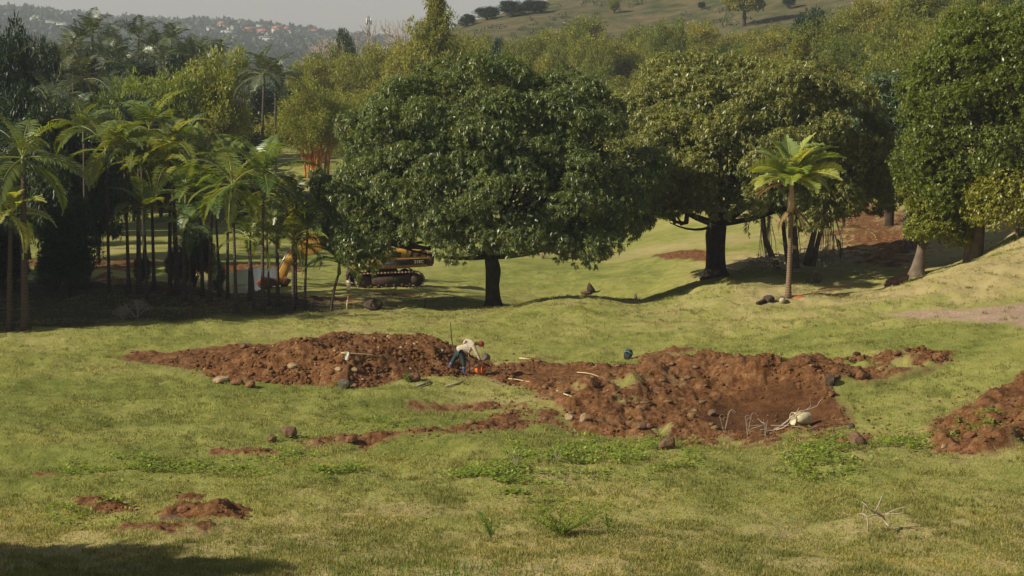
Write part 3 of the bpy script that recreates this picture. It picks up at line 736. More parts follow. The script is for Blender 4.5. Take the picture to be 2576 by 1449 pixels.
# ---- palms
def frond(a, base, az, el, Lf, rng, droop=1.0, dry=False, pairs=32, llen=.62, vee=.5, stiff=.4, wid=.034):
    n_ = 14; t = np.linspace(0, 1, n_)
    dirh = np.array([math.cos(az), math.sin(az), 0]); ang = el - droop * t ** 1.4
    step = Lf / n_
    d = np.cos(ang)[:, None] * dirh + np.sin(ang)[:, None] * np.array([0, 0, 1.])
    pts = base + np.cumsum(d * step, 0)
    a.tube(np.vstack([base[None], pts]), np.linspace(.035, .008, n_ + 1), 4, .9, False)
    k = np.linspace(.10, 1, pairs); P = np.stack([np.interp(k, t, pts[:, j]) for j in range(3)], 1); T = unit(np.stack([np.interp(k, t, d[:, j]) for j in range(3)], 1))
    side = unit(np.cross(T, [0, 0, 1.])); nrm = np.cross(side, T)
    tw = rng.normal(0, .2) + k * rng.normal(0, .35)
    s2 = side * np.cos(tw)[:, None] + nrm * np.sin(tw)[:, None]; n2 = np.cross(s2, T)
    prof = np.sin(np.clip(k * 1.02 + .08, 0, 1) ** .75 * PI) ** .6 * .85 + .15
    for sg in (-1, 1):
        D = T * .55 + s2 * sg + n2 * vee + np.array([0, 0, -1.]) * stiff * rng.uniform(.6, 1.0, (pairs, 1)) + rng.normal(0, .045, (pairs, 3))
        ln = llen * prof * rng.uniform(.85, 1.1, pairs)
        tn = np.clip(rng.normal(.5, .15) + rng.normal(0, .08, pairs), 0, 1)
        D = unit(D)
        # blade in two pieces so that it bends over
        mid = P + D * ln[:, None] * .5; D2 = unit(D + np.array([0, 0, -stiff * .7])); tip = mid + D2 * ln[:, None] * .55
        wv = unit(np.cross(D, n2)); w_ = wid + .014 * rng.uniform(0, 1, (pairs, 1))
        v = np.stack([P, mid + wv * w_, tip, mid - wv * w_], 1).reshape(-1, 3)
        a.add(v, np.arange(4 * pairs).reshape(-1, 4), None, np.repeat(tn, 4))
def palm_crown(seed, nf=13, Lf=2.5, el0=1.45, el1=-.1, mt='palm', **kw):
    rng = np.random.default_rng(seed); a = Acc()
    for k in range(nf):
        f = k / (nf - 1); az = k * 2.399 + rng.normal(0, .2); el = el0 + (el1 - el0) * f ** .9 + rng.normal(0, .1)
        frond(a, np.array([0, 0, .1 - .12 * f]), az, el, Lf * rng.uniform(.85, 1.12) * (.8 if f < .1 else 1), rng, droop=.75 + .8 * rng.uniform(.3, 1.1), **kw)
    return a.mesh('crown', M[mt])
PALM_CROWNS = [palm_crown(100 + k, 10 + k % 3, 2.75, el1=-.05 - .35 * (k % 2), stiff=.35 + .2 * (k % 3)) for k in range(5)]
PALM_FAR = [palm_crown(140 + k, 13, 2.7, pairs=24, llen=.75, stiff=.5, mt='palm_far') for k in range(3)]
_shaft = Acc().tube([(0, 0, -.75), (0, 0, -.6), (0, 0, -.1), (0, 0, .12)], [.085, .115, .075, .05], 9).mesh('crownshaft', M['crownshaft'], True)
ORD = ['first', 'second', 'third', 'fourth', 'fifth', 'sixth', 'seventh', 'eighth', 'ninth', 'tenth', 'eleventh', 'twelfth', 'thirteenth', 'fourteenth', 'fifteenth', 'sixteenth', 'seventeenth', 'eighteenth', 'nineteenth', 'twentieth', 'twenty-first', 'twenty-second', 'twenty-third', 'twenty-fourth', 'twenty-fifth', 'twenty-sixth', 'twenty-seventh', 'twenty-eighth', 'twenty-ninth', 'thirtieth', 'thirty-first', 'thirty-second', 'thirty-third', 'thirty-fourth', 'thirty-fifth', 'thirty-sixth', 'thirty-seventh', 'thirty-eighth', 'thirty-ninth', 'fortieth']
def palm(label, p, H, lean=(0, 0), r=.13, crown=0, scale=1, group=None, bark='palm_bark', far=False, name='palm_tree', lit_paint=False):
    o = thing(name, label, 'palm', p, 0, group)
    top = np.array([lean[0], lean[1], H])
    t = np.linspace(0, 1, 9)
    pts = np.stack([lean[0] * t ** 1.6, lean[1] * t ** 1.6, H * t - .15 * (1 - t)], 1)
    a = Acc().tube(pts, r * (1 - .38 * t) + r * .75 * np.exp(-t * 14), 10)
    mk('trunk', a.mesh('trunk', M[bark], True), o)
    me = (PALM_FAR if far else PALM_CROWNS)[crown % (3 if far else 5)]
    if lit_paint: me = me.copy(); me.materials[0] = M['palm_lit_paint' if lit_paint is True else lit_paint]
    c_ = mk('crown', me, o, top + [0, 0, .55 * scale]); c_.rotation_euler.z = crown * 1.7; c_.scale = (scale,) * 3
    s_ = mk('crownshaft', _shaft, o, top + [0, 0, .6 * scale]); s_.scale = (scale,) * 3
    return o
# front grove: (u, v of trunk foot, v of crown heart, thickness)
GR = [(217, 724, 300, .14, 0), (275, 736, 350, .13, 0), (324, 735, 330, .14, 0), (350, 740, 375, .20, 0), (388, 734, 300, .13, 0), (428, 741, 390, .17, 0), (446, 744, 325, .20, 0), (464, 758, 480, .19, 0),
      (510, 749, 425, .15, 0), (528, 763, 500, .16, 0), (553, 748, 470, .11, 0), (573, 752, 380, .12, 0), (594, 781, 465, .13, 0), (629, 755, 520, .15, 0), (661, 785, 455, .14, 0),
      (677, 766, 560, .11, 0), (699, 768, 480, .15, 0), (738, 780, 598, .15, .02), (744, 771, 500, .12, .1), (767, 772, 560, .11, .15), (832, 782, 655, .13, .45),
      (370, 755, 520, .11, -.1), (480, 765, 560, .1, -.15), (640, 775, 590, .1, -.1), (365, 700, 290, .14, 0), (480, 705, 330, .14, 0)]
GR = [(u, v, vt + (28 if vt < 420 else 0), r * .68, ln) for u, v, vt, r, ln in GR]
GR.sort()
for k, (u, v, vt, r, ln) in enumerate(GR):
    p = ghit(u, v, 93); H = (v - vt) / FPX * p[1] * 1.01 - .6
    sc = 1.0 if H > 4 else .8
    big = u in (388, 428, 510, 594, 661, 738, 275, 832); sc *= 1.06 if big else .8
    palm(f'slim palm in the shaded grove by the pond, {ORD[k]} trunk from the left', p, H, (ln + .15 * math.sin(k * 3), .3 * math.cos(k * 2)), r, k, sc * (1.05 + .1 * math.sin(k * 5)), 'palms of the shaded grove', lit_paint='palm_mid_lit_paint' if big else False)
for u, v, vt, r, ln, cr, lab in [(64, 829, 395, .17, (.1, 0), 1, 'tall palm with broad crown and pale mottled trunk where the shade ends'),
                                 (25, 832, 530, .14, (.18, 0), 3, 'short palm with glowing yellow-green crown beside the tall mottled palm'),
                                 (-25, 812, 420, .14, (0, 0), 2, 'palm half cut off by the left border, behind the short glowing palm')]:
    p = ghit(u, v, 86); H = (v - vt) / FPX * p[1] - .6
    palm(lab, p, H, ln, r, cr, 1.1 if H > 5 else .85, 'palms at the grove edge', 'palm_bark', lit_paint=cr > 1)
# far palms behind
FP = [(-20, 120, 178), (15, 200, 150), (45, 250, 150), (60, 160, 180), (150, 160, 175), (180, 120, 190), (215, 100, 200), (240, 78, 205), (262, 130, 180), (285, 80, 200), (305, 110, 190), (325, 150, 175), (345, 75, 200), (365, 120, 190), (390, 95, 195), (412, 140, 180), (435, 85, 205), (455, 120, 190), (480, 105, 195), (500, 130, 185), (520, 110, 195), (535, 155, 180), (200, 200, 160), (250, 210, 158), (300, 220, 155), (100, 215, 160), (130, 290, 135), (60, 320, 128), (200, 290, 132), (420, 100, 220), (270, 95, 220), (550, 130, 190), (605, 150, 200), (655, 165, 170), (690, 175, 190)]
FP = [(u, vt + (18 if u > 240 else 0), (210 + (Y - 170) * .5) if 240 < u < 600 else Y) for u, vt, Y in FP]
FP.sort()
for k, (u, vt, Y) in enumerate(FP):
    p = at(u, 300, Y); p[2] = gz(p[0], Y) - .1; top = at(u, vt + 8, Y)
    H = max(top[2] - p[2] - .6, 3)
    palm(f'tall palm behind the shaded grove, {ORD[k]} from the left among the far palms', p, H, (.3 * math.sin(k), .2), .15, k, 1.15 + .2 * math.sin(k * 2.3), 'tall palms behind the grove', far=True)

# ---- feathery trees: prototypes shared by copies
def feather_proto(seed, nclump=150, leaf=.30, W=4.2, H=9, n_=26000, spire=0, mat='feather', base=.22, dens=1.0, tr=None):
    rng = np.random.default_rng(seed); a = Acc(); b_ = Acc()
    # stems rise from the foot and carry sprays
    ns = 9; stems = []
    for k in range(ns):
        th = k * 2.4 + rng.normal(0, .3); sp = rng.uniform(.25, 1) * W * .8; hh = H * rng.uniform(.62, .97) * (1 - .22 * sp / W)
        t = np.linspace(0, 1, 8)[:, None]
        pts = np.concatenate([np.cos(th) * sp * t ** 1.5, np.sin(th) * sp * t ** 1.5, hh * t - .1], 1); stems.append(pts)
        b_.tube(pts, np.linspace(.13, .03, 8), 6)
    cl = []
    nb_ = 7; B = [(np.array([0, 0, H * .55]), W * .8, H * .40)] + [(np.array([math.cos(q * 2.4) * W * .45, math.sin(q * 2.4) * W * .45, H * rng.uniform(.35, .72)]), W * rng.uniform(.35, .55), H * rng.uniform(.18, .28)) for q in range(nb_)]
    for k in range(nclump):
        c0, rw, rh = B[0] if k % 3 == 0 else B[1 + rng.integers(nb_)]
        d = unit(rng.normal(size=3) + [0, 0, .25]); f = rng.uniform(.55, 1.0)
        q = c0 + d * [rw, rw, rh] * f
        if q[2] < base * H * .55: q[2] = base * H * rng.uniform(.55, .9)
        cl.append((q, rng.uniform(.5, 1.0) * W / 4.2))
        s_ = stems[rng.integers(ns)]; f = min(max(q[2] / H - .12, .1), .95); c = np.array([np.interp(f, np.linspace(0, 1, 8), s_[:, j]) for j in range(3)])
        if k % 3 == 0: b_.tube([c, (c + q) / 2 + [0, 0, .15], q], [.04, .025, .012], 4)
    if spire:
        for k in range(30):
            f = k / 30; cl.append((np.array([rng.normal(0, .5 * (1 - f) + .15), rng.normal(0, .4), H * (.85 + spire * f)]), .85 * (1 - .5 * f)))
    per = n_ // len(cl)
    for q, r in cl:
        d = unit(rng.normal(size=(per, 3))); rad = rng.uniform(.2, 1, (per, 1)) ** .5
        P = q + d * rad * r * [1.15, 1.15, .75]
        tn = np.clip(rng.beta(2, 2) * .7 + rng.uniform(-.1, .35, per), 0, 1)
        ll = leaf * rng.uniform(.6, 1.3, per)
        a.leaves(P, d + rng.normal(0, .5, (per, 3)) + [0, 0, -.35], ll, ll * .34, tn, rng, .7)
    return a.mesh('crown', M[mat]), b_.mesh('trunk', M[tr or 'bark'], True), H, W
FEA = [feather_proto(200, 170, .30, 4.2, 9), feather_proto(201, 140, .32, 4.6, 8.5), feather_proto(202, 190, .28, 3.8, 9.5), feather_proto(203, 160, .3, 5, 8), feather_proto(204, 120, .3, 3.6, 9, spire=.25)]
BAM = [feather_proto(210, 190, .34, 5.5, 9, 34000, mat='bamboo', base=.3), feather_proto(211, 190, .34, 5.0, 9, 34000, mat='bamboo', base=.3)]
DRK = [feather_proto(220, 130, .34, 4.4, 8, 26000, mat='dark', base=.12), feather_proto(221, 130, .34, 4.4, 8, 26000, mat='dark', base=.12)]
def put_tree(name, label, protos, k, u, vt, Y, wpx, group, zoff=0, hmin=2.5):
    me_c, me_t, H, W = protos[k % len(protos)]
    p = at(u, 300, Y); p[2] = gz(p[0], Y) - .2 + zoff
    top = at(u, vt, Y)[2]; h = max(top - p[2], hmin)
    o = thing(name, label, 'tree', p, (k * 2.1) % 6.28, group)
    s_ = (wpx / FPX * Y / 2) / (W * 1.15)
    c_ = mk('crown', me_c, o); t_ = mk('trunk', me_t, o)
    for q in (c_, t_): q.scale = (s_, s_, h / H)
    return o
HL = [  # u, v of top, distance, width in px, kind, label
 (775, 118, 250, 150, 0, 'olive feathery tree left of the hill, directly behind the orange bamboo'),
 (840, 100, 262, 170, 1, 'rounded olive tree above the orange bamboo, next to the valley view'),
 (905, 108, 255, 170, 2, 'yellow-green tree under the radio mast'),
 (965, 92, 262, 170, 3, 'broad yellow-green tree between the radio mast and the pointed tree'),
 (1030, 78, 245, 170, 0, 'tall olive tree just left of the pointed tree top'),
 (1098, 6, 225, 190, 4, 'tallest yellow-green tree with a pointed top against the sky'),
 (1165, 70, 240, 180, 1, 'olive tree leaning on the right flank of the pointed tree'),
 (900, 205, 205, 190, 2, 'feathery tree between the orange bamboo and the first mango crown'),
 (985, 185, 210, 190, 3, 'light yellow-green tree rising behind the upper left edge of the first mango'),
 (1085, 170, 205, 220, 0, 'wide sunlit tree behind the left shoulder of the first mango'),
 (1190, 150, 215, 190, 1, 'bushy olive tree behind the top of the first mango'),
 (1245, 110, 300, 150, 2, 'small olive tree beside the dark round tree on the lower hillside'),
 (1330, 130, 270, 190, 3, 'pale feathery tree behind the flat top of the first mango'),
 (1400, 60, 330, 170, 3, 'upright olive bush high on the grassy hillside'),
 (1460, 20, 345, 150, 0, 'topmost bushy tree beneath the ridge, above the gap between the mangos'),
 (1390, 180, 240, 200, 1, 'greener tree just above the right shoulder of the first mango'),
 (1480, 150, 262, 200, 2, 'yellow-green tree above the gap between the two mangos'),
 (1560, 90, 300, 180, 3, 'wide tree above and left of the second mango crown'),
 (1500, 210, 215, 170, 0, 'shaded green tree filling the gap between the two mango crowns'),
 (1620, 60, 310, 170, 1, 'tall feathery tree left of the lone hillside tree'),
 (1600, 170, 250, 190, 1, 'bright feathery tree touching the left top of the second mango'),
 (1700, 55, 300, 180, 2, 'dense rounded yellow tree below the grassy slope'),
 (1690, 150, 255, 190, 3, 'low spreading tree behind the second mango, left half'),
 (1790, 130, 262, 190, 0, 'olive tree hidden to the waist by the top of the second mango'),
 (1850, 90, 290, 190, 1, 'sparse yellowish tree under the lone hillside tree'),
 (1900, 130, 250, 190, 2, 'yellow-brown tree behind the middle of the second mango'),
 (1960, 70, 270, 190, 3, 'golden feathery tree right of the lone hillside tree'),
 (2010, 120, 225, 190, 4, 'golden tree behind the right shoulder of the second mango'),
 (2060, 20, 260, 200, 0, 'olive tree below the dark evergreen on the upper right slope'),
 (2110, 170, 180, 190, 1, 'feathery tree pressed against the right flank of the second mango'),
 (2140, 60, 230, 200, 2, 'wide olive tree on the right slope, above the grey-green tree'),
 (2200, -20, 270, 210, 3, 'olive tree cut by the upper border, third from the right corner'),
 (2210, 110, 170, 180, 0, 'yellow-green tree immediately above the grey-green tree'),
 (2270, 20, 215, 210, 1, 'thick olive tree in the upper right woods, above the vine-covered tree'),
 (2330, -60, 260, 220, 4, 'tall tree cut by the upper border, second from the right corner'),
 (2350, 60, 165, 190, 2, 'bushy tree behind the left top of the vine-covered tree'),
 (2420, 0, 205, 210, 3, 'olive tree behind the top of the vine-covered tree'),
 (2480, -80, 240, 220, 0, 'tall olive tree at the upper right corner'),
 (2520, 40, 170, 200, 1, 'yellowish tree right behind the vine-covered tree'),
 (2590, -30, 190, 220, 2, 'olive tree on the right border, highest of its column'),
 (2600, 120, 150, 200, 3, 'olive tree on the right border behind the vine-covered tree')]
for k, (u, vt, Y, wp, kd, lab) in enumerate(HL):
    put_tree('feathery_tree', lab, FEA, kd, u, vt, Y, wp * 1.12, 'feathery trees on the hillside')
rr_ = np.random.default_rng(55); row = []
for k in range(46):
    u = 1130 + k * 25 if k < 36 else 1950 + (k - 36) * 62; u += rr_.uniform(-20, 20)
    row.append((u, rr_.uniform(270, 345), np.interp(u, [1130, 1250, 1400, 1500, 1700, 1900, 2100, 2600], [85, 105, 62, 55, 55, 82, 20, -20]) + rr_.uniform(-25, 60)))
for k, (u, Y, vt) in enumerate(sorted(row)):
    put_tree('hillside_bush', f'olive tree low on the grassy hillside, {ORD[k] if k < 40 else ["forty-first", "forty-second", "forty-third", "forty-fourth", "forty-fifth", "forty-sixth"][k - 40]} from the left', FEA, [0, 1, 3, 2][k % 4], u, vt, Y, rr_.uniform(110, 190), 'olive trees low on the hillside')
for k, (u, v, w_) in enumerate([(1545, 34, 44), (1765, 24, 26), (1985, 22, 50)]):
    p = ghit(u, v, 380); h = w_ / FPX * p[1] * .8
    o = thing('hill_bush', f'little bush on the open grassy slope, {ORD[k]} listed among the scrub dots', 'bush', p, k, 'little bushes on the open slope')
    o['label'] = ['scrubby bush on the open slope, well left of the lone tree', 'tiny scrub bush just left of the lone hillside tree', 'scrub bush on the open slope right of the lone tree'][k]
    for nm, me in (('crown', DRK[k % 2][0] if k % 3 else FEA[0][0]), ('trunk', DRK[0][1])):
        q = mk(nm, me, o); q.scale = (h / 8,) * 3
for k, (u, vt, Y, wp) in enumerate([(120, 405, 150, 200), (215, 395, 158, 200), (310, 385, 165, 190), (400, 400, 168, 170), (480, 395, 170, 190), (565, 400, 165, 190), (640, 420, 160, 170), (700, 455, 150, 130), (40, 420, 140, 220), (770, 520, 160, 90)]):
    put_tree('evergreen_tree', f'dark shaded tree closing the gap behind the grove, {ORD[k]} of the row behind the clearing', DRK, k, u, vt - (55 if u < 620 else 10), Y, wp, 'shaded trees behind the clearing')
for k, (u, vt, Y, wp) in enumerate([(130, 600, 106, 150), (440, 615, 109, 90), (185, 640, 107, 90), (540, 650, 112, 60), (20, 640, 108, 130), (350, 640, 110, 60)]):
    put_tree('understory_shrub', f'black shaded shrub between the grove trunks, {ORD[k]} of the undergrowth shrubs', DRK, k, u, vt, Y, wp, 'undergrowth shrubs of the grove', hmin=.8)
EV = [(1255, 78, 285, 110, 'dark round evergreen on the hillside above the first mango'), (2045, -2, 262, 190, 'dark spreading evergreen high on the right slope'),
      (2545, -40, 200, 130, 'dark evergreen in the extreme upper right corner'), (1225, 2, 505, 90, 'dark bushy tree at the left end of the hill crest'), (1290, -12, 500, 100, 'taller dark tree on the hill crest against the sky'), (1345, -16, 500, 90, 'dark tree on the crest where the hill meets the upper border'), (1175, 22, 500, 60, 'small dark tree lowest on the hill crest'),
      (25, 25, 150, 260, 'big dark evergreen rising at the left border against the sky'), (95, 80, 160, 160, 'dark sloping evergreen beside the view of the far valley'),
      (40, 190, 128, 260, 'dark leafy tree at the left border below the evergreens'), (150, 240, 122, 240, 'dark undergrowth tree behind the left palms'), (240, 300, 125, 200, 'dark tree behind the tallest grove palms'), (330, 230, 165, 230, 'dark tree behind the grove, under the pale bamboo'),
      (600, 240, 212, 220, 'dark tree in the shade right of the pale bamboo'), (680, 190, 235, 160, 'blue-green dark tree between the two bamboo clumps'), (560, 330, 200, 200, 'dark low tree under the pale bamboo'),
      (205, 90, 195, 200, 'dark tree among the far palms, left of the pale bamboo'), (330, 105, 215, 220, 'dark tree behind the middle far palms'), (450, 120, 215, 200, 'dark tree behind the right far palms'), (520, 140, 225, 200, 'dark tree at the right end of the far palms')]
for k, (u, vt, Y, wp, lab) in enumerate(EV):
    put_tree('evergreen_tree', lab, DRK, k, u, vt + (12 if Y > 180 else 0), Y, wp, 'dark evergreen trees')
put_tree('bamboo_clump', 'pale yellow-green bamboo clump overhanging the back of the grove', BAM, 0, 400, 150, 168, 300, 'bamboo clumps')
put_tree('bamboo_clump', 'taller half of the pale bamboo, nearer the dark hollow', BAM, 1, 530, 118, 176, 280, 'bamboo clumps')
put_tree('bamboo_clump', 'low bamboo spray on the sunny left end of the pale clump', BAM, 1, 290, 190, 182, 160, 'bamboo clumps')
_shade = lobed_crown(77, (5.5, 5.5), 7.5, 5.5, 5, 70, 1.9, 60, .5, 8, 1.2, (0, 0), 5000, None, .4, .4)[0].mesh('crown', M['dark'])
_shtr = Acc().tube([(0, 0, 0), (0, 0, 4), (.2, 0, 8)], [.4, .3, .15], 8).mesh('trunk', M['bark'], True)
for k, (x, y, h) in enumerate([(-30, 90, 13), (-32.5, 96, 14), (-37, 103, 13), (-41, 109, 13), (-38, 91, 14), (-43, 99, 16), (-35, 87.5, 9), (-19.5, 39, 9), (-16.5, 32, 7.5), (-27, 39, 12)]):
    o = thing('shade_tree', [f'dense tree outside the left border shading the grove, {ORD[k % 7]} of its row', f'tree outside the lower left corner shading the near grass, {ORD[k - 7]} of three'][k > 6], 'tree', (x, y, gz(x, y) - .2), k, 'trees outside the left border')
    for nm, me in (('crown', _shade), ('trunk', _shtr)):
        q = mk(nm, me, o); q.scale = (h / 13 * (1 if k < 7 else .75),) * 2 + (h / 13,)
# dark leafy tree in the left grove
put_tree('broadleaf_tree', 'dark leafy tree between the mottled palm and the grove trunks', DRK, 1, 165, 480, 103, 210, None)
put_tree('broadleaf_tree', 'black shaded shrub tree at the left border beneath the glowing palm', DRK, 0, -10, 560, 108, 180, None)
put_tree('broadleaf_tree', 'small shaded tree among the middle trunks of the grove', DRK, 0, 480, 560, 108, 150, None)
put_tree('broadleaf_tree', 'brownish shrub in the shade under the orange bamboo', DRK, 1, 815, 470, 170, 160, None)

# orange bamboo fountain
def fountain(label, u, v, Y, H, W, seed):
    rng = np.random.default_rng(seed); p = ghit(u, v, Y - 25); p[2] -= .1; print('FOUNTAIN', p)
    o = thing('orange_bamboo', label, 'bamboo', p)
    a = Acc(); b_ = Acc()
    for k in range(64):
        th = rng.uniform(0, 2 * PI); sp = W * rng.uniform(.1, 1); r0 = rng.uniform(0, 1.3); hh = H * rng.uniform(.7, 1.0) * (1 - .3 * sp / W)
        t = np.linspace(0, 1, 12)
        rad = r0 * .9 + sp * t ** 2.1; z = hh * (1.12 * t - .17 * t ** 4 * (sp / W + .3))
        pts = np.stack([np.cos(th) * rad, np.sin(th) * rad, z], 1)
        b_.tube(pts, np.linspace(.085, .014, 12), 5)
        m_ = 420; f = .46 + .54 * rng.uniform(0, 1, m_) ** .8
        P = np.stack([np.interp(f, t, pts[:, j]) for j in range(3)], 1) + rng.normal(0, .38, (m_, 3)) * [1, 1, .8]
        tn = np.clip(rng.beta(2, 2) * .5 + rng.uniform(0, .5, m_), 0, 1)
        a.leaves(P, unit(P - [0, 0, hh * .3]) + rng.normal(0, .5, (m_, 3)) + [0, 0, -.5], rng.uniform(.22, .42, m_), .085, tn, rng, .7)
    mk('foliage', a.mesh('foliage', M['bamboo']), o); mk('culms', b_.mesh('culms', M['culm'], True), o)
fountain('large bamboo with bright orange stems left of the first mango tree', 796, 448, 190, 9.6, 5.6, 71)

# vine-covered tree at right, grey-green tree, lone hillside tree
def lobed_tree(name, label, u, v, Y, R, H, zc, dn, mat, leaf, seed, lobes, lobe_r, shoots, trunk, off=(0, 0), box=1.1, carve=None, bark='bark_pale', skip=None, droop=.4, inner=5000, lw=.5, ros=8, zfix=None, extra=None):
    p = at(u, v, Y); p[2] = gz(p[0], p[1]) - .1
    o = thing(name, label, 'tree', p)
    a, C = lobed_crown(seed, R, zc, H - zc, dn, lobes, lobe_r, shoots, leaf, ros, box, off, inner, carve, droop, lw)
    mk('crown', a.mesh('crown', M[mat]), o)
    if extra:
        a2, _ = lobed_crown(seed + 1, (1.45, 1.3), extra[1], extra[2], 2.5, 90, .6, 50, leaf, ros, 1.3, (extra[0], 0), 1200, None, droop, lw)
        mk('hanging_foliage', a2.mesh('hanging_foliage', M[mat]), o)
    for tk in trunk:
        mk('trunk', trunk_mesh('trunk', tk[0], tk[1], M[bark], seed, 12, .3), o)
    rng = np.random.default_rng(seed); b_ = Acc(); top = np.array(trunk[0][0][-1], float)
    branches(b_, top - [0, 0, .3], [(C[k] * .95, rng.uniform(.06, .12)) for k in rng.choice(len(C), 14, replace=False)], None, rng, 6)
    mk('limbs', b_.mesh('limbs', M[bark], True), o)
    return o
lobed_tree('vine_covered_tree', 'tall bright green vine-covered tree hanging over the mound at the right border', 2450, 655, 104, (5.2, 3.8), 12.8, 6.0, 5.9, 'bright', .19, 21, 170, 1.05, 95,
           [([(0, 0, -.3), (.15, 0, 1.5), (.3, 0, 3.6), (.2, 0, 6)], [.42, .36, .3, .2]), ([(-.35, .1, -.3), (-.2, .1, 1.5), (-.1, 0, 3.5)], [.22, .2, .12])],
           off=(1.35, 0), box=1.1, carve=lambda p: p[2] < 3.0 and -.6 < p[0] < 2.0, inner=5000, extra=(-1.9, 2.2, 3.1))
lobed_tree('buttressed_tree', 'leafy tree with a grey fluted trunk foot at the edge of the red slope', 2308, 668, 105, (1.15, 1.3), 6.4, 3.6, 2.6, 'bright', .18, 22, 55, .7, 55,
           [([(-.1, 0, -.2), (.02, 0, .5), (.15, 0, 1.3), (.35, 0, 2.6)], [.5, .34, .24, .2])], off=(.95, 0), inner=700,
           carve=lambda p: p[0] < 0 and p[2] < 1.9)
lobed_tree('grey_green_tree', 'grey-green rounded tree between the second mango and the vine-covered tree', 2235, 600, 130, (2.7, 2.6), 9.6, 5.0, 4.2, 'mango_grey', .28, 23, 90, .9, 55,
           [([(0, 0, -.3), (.1, 0, 2), (.0, 0, 5)], [.3, .25, .15])], inner=2500, lw=.32, droop=.5, bark='bark')
lobed_tree('field_tree', 'lone dark-stemmed tree standing on the open grassy hillside', 1872, 68, 425, (4.0, 3.8), 10.6, 5.2, 3.0, 'bright', .5, 24, 60, 1.3, 30,
           [([(0, 0, -.3), (.0, 0, 2), (.1, 0, 4)], [.45, .35, .25])], inner=1500, bark='bark', lw=.4)
lobed_tree('leafy_bush', 'bright leafy bush beside the vine-covered tree, cut by the right border', 2556, 610, 101, (2.4, 1.8), 4.0, 1.9, 1.9, 'bright', .2, 25, 60, .8, 45,
           [([(0, 0, -.3), (.1, 0, 1.5), (.2, 0, 2.6)], [.1, .08, .05])], inner=1200)
# bare shrubs on the skyline
def bare_shrub(label, u, vt, Y, W, seed, mat='twig', name='bare_shrub', base=None):
    p = at(u, 300, Y); p[2] = gz(p[0], Y); H = at(u, vt, Y)[2] - p[2]
    if base is not None: p = base; H = vt
    rng = np.random.default_rng(seed); b_ = Acc()
    def grow(q, d, l, r, dep):
        e = q + d * l
        b_.tube([q, (q + e) / 2 + rng.normal(0, .04 * l, 3), e], [r, r * .8, r * .6], 4, cap=False)
        if dep:
            for _ in range(3): grow(e, unit(d + rng.normal(0, .42, 3)), l * .66, r * .6, dep - 1)
    for k in range(9):
        grow(np.zeros(3), unit(np.array([rng.normal(0, W / H * .55), rng.normal(0, .35), 1])), H * .42, H * .012 + .01, 3)
    o = thing(name, label, 'shrub', p); mk('branches', b_.mesh('branches', M[mat]), o)
bare_shrub('leafless grey tree on the skyline between mast and pointed tree', 1010, 35, 300, 4, 1, name='bare_tree')
bare_shrub('leafless grey tree next to the radio mast', 872, 78, 300, 3.5, 2, name='bare_tree')
put_tree('broadleaf_tree', 'flat-topped dark tree on the skyline left of the mast', DRK, 0, 862, 66, 300, 110, None)

def scrub():
    rng = np.random.default_rng(88); a = Acc()
    for k in range(900):
        Y = rng.uniform(340, 520); u = rng.uniform(1120, 2300); p = at(u, 100, Y); z = gz(p[0], Y)
        if noise2([p[0] / 14], [Y / 20], 89)[0] < -.05: continue
        r = rng.uniform(.4, 1.5); m_ = 26; P = unit(rng.normal(size=(m_, 3))) * [r, r, r * .6] * rng.uniform(.4, 1, (m_, 1)) + [p[0], Y, z + r * .3]
        a.leaves(P, rng.normal(size=(m_, 3)), r * .4, r * .2, rng.uniform(0, .6, m_), rng)
    mk('low_scrub', a.mesh('low_scrub', M['dark']), kind='stuff', label='low dry scrub speckling the grassy hillside', cat='scrub')
scrub()

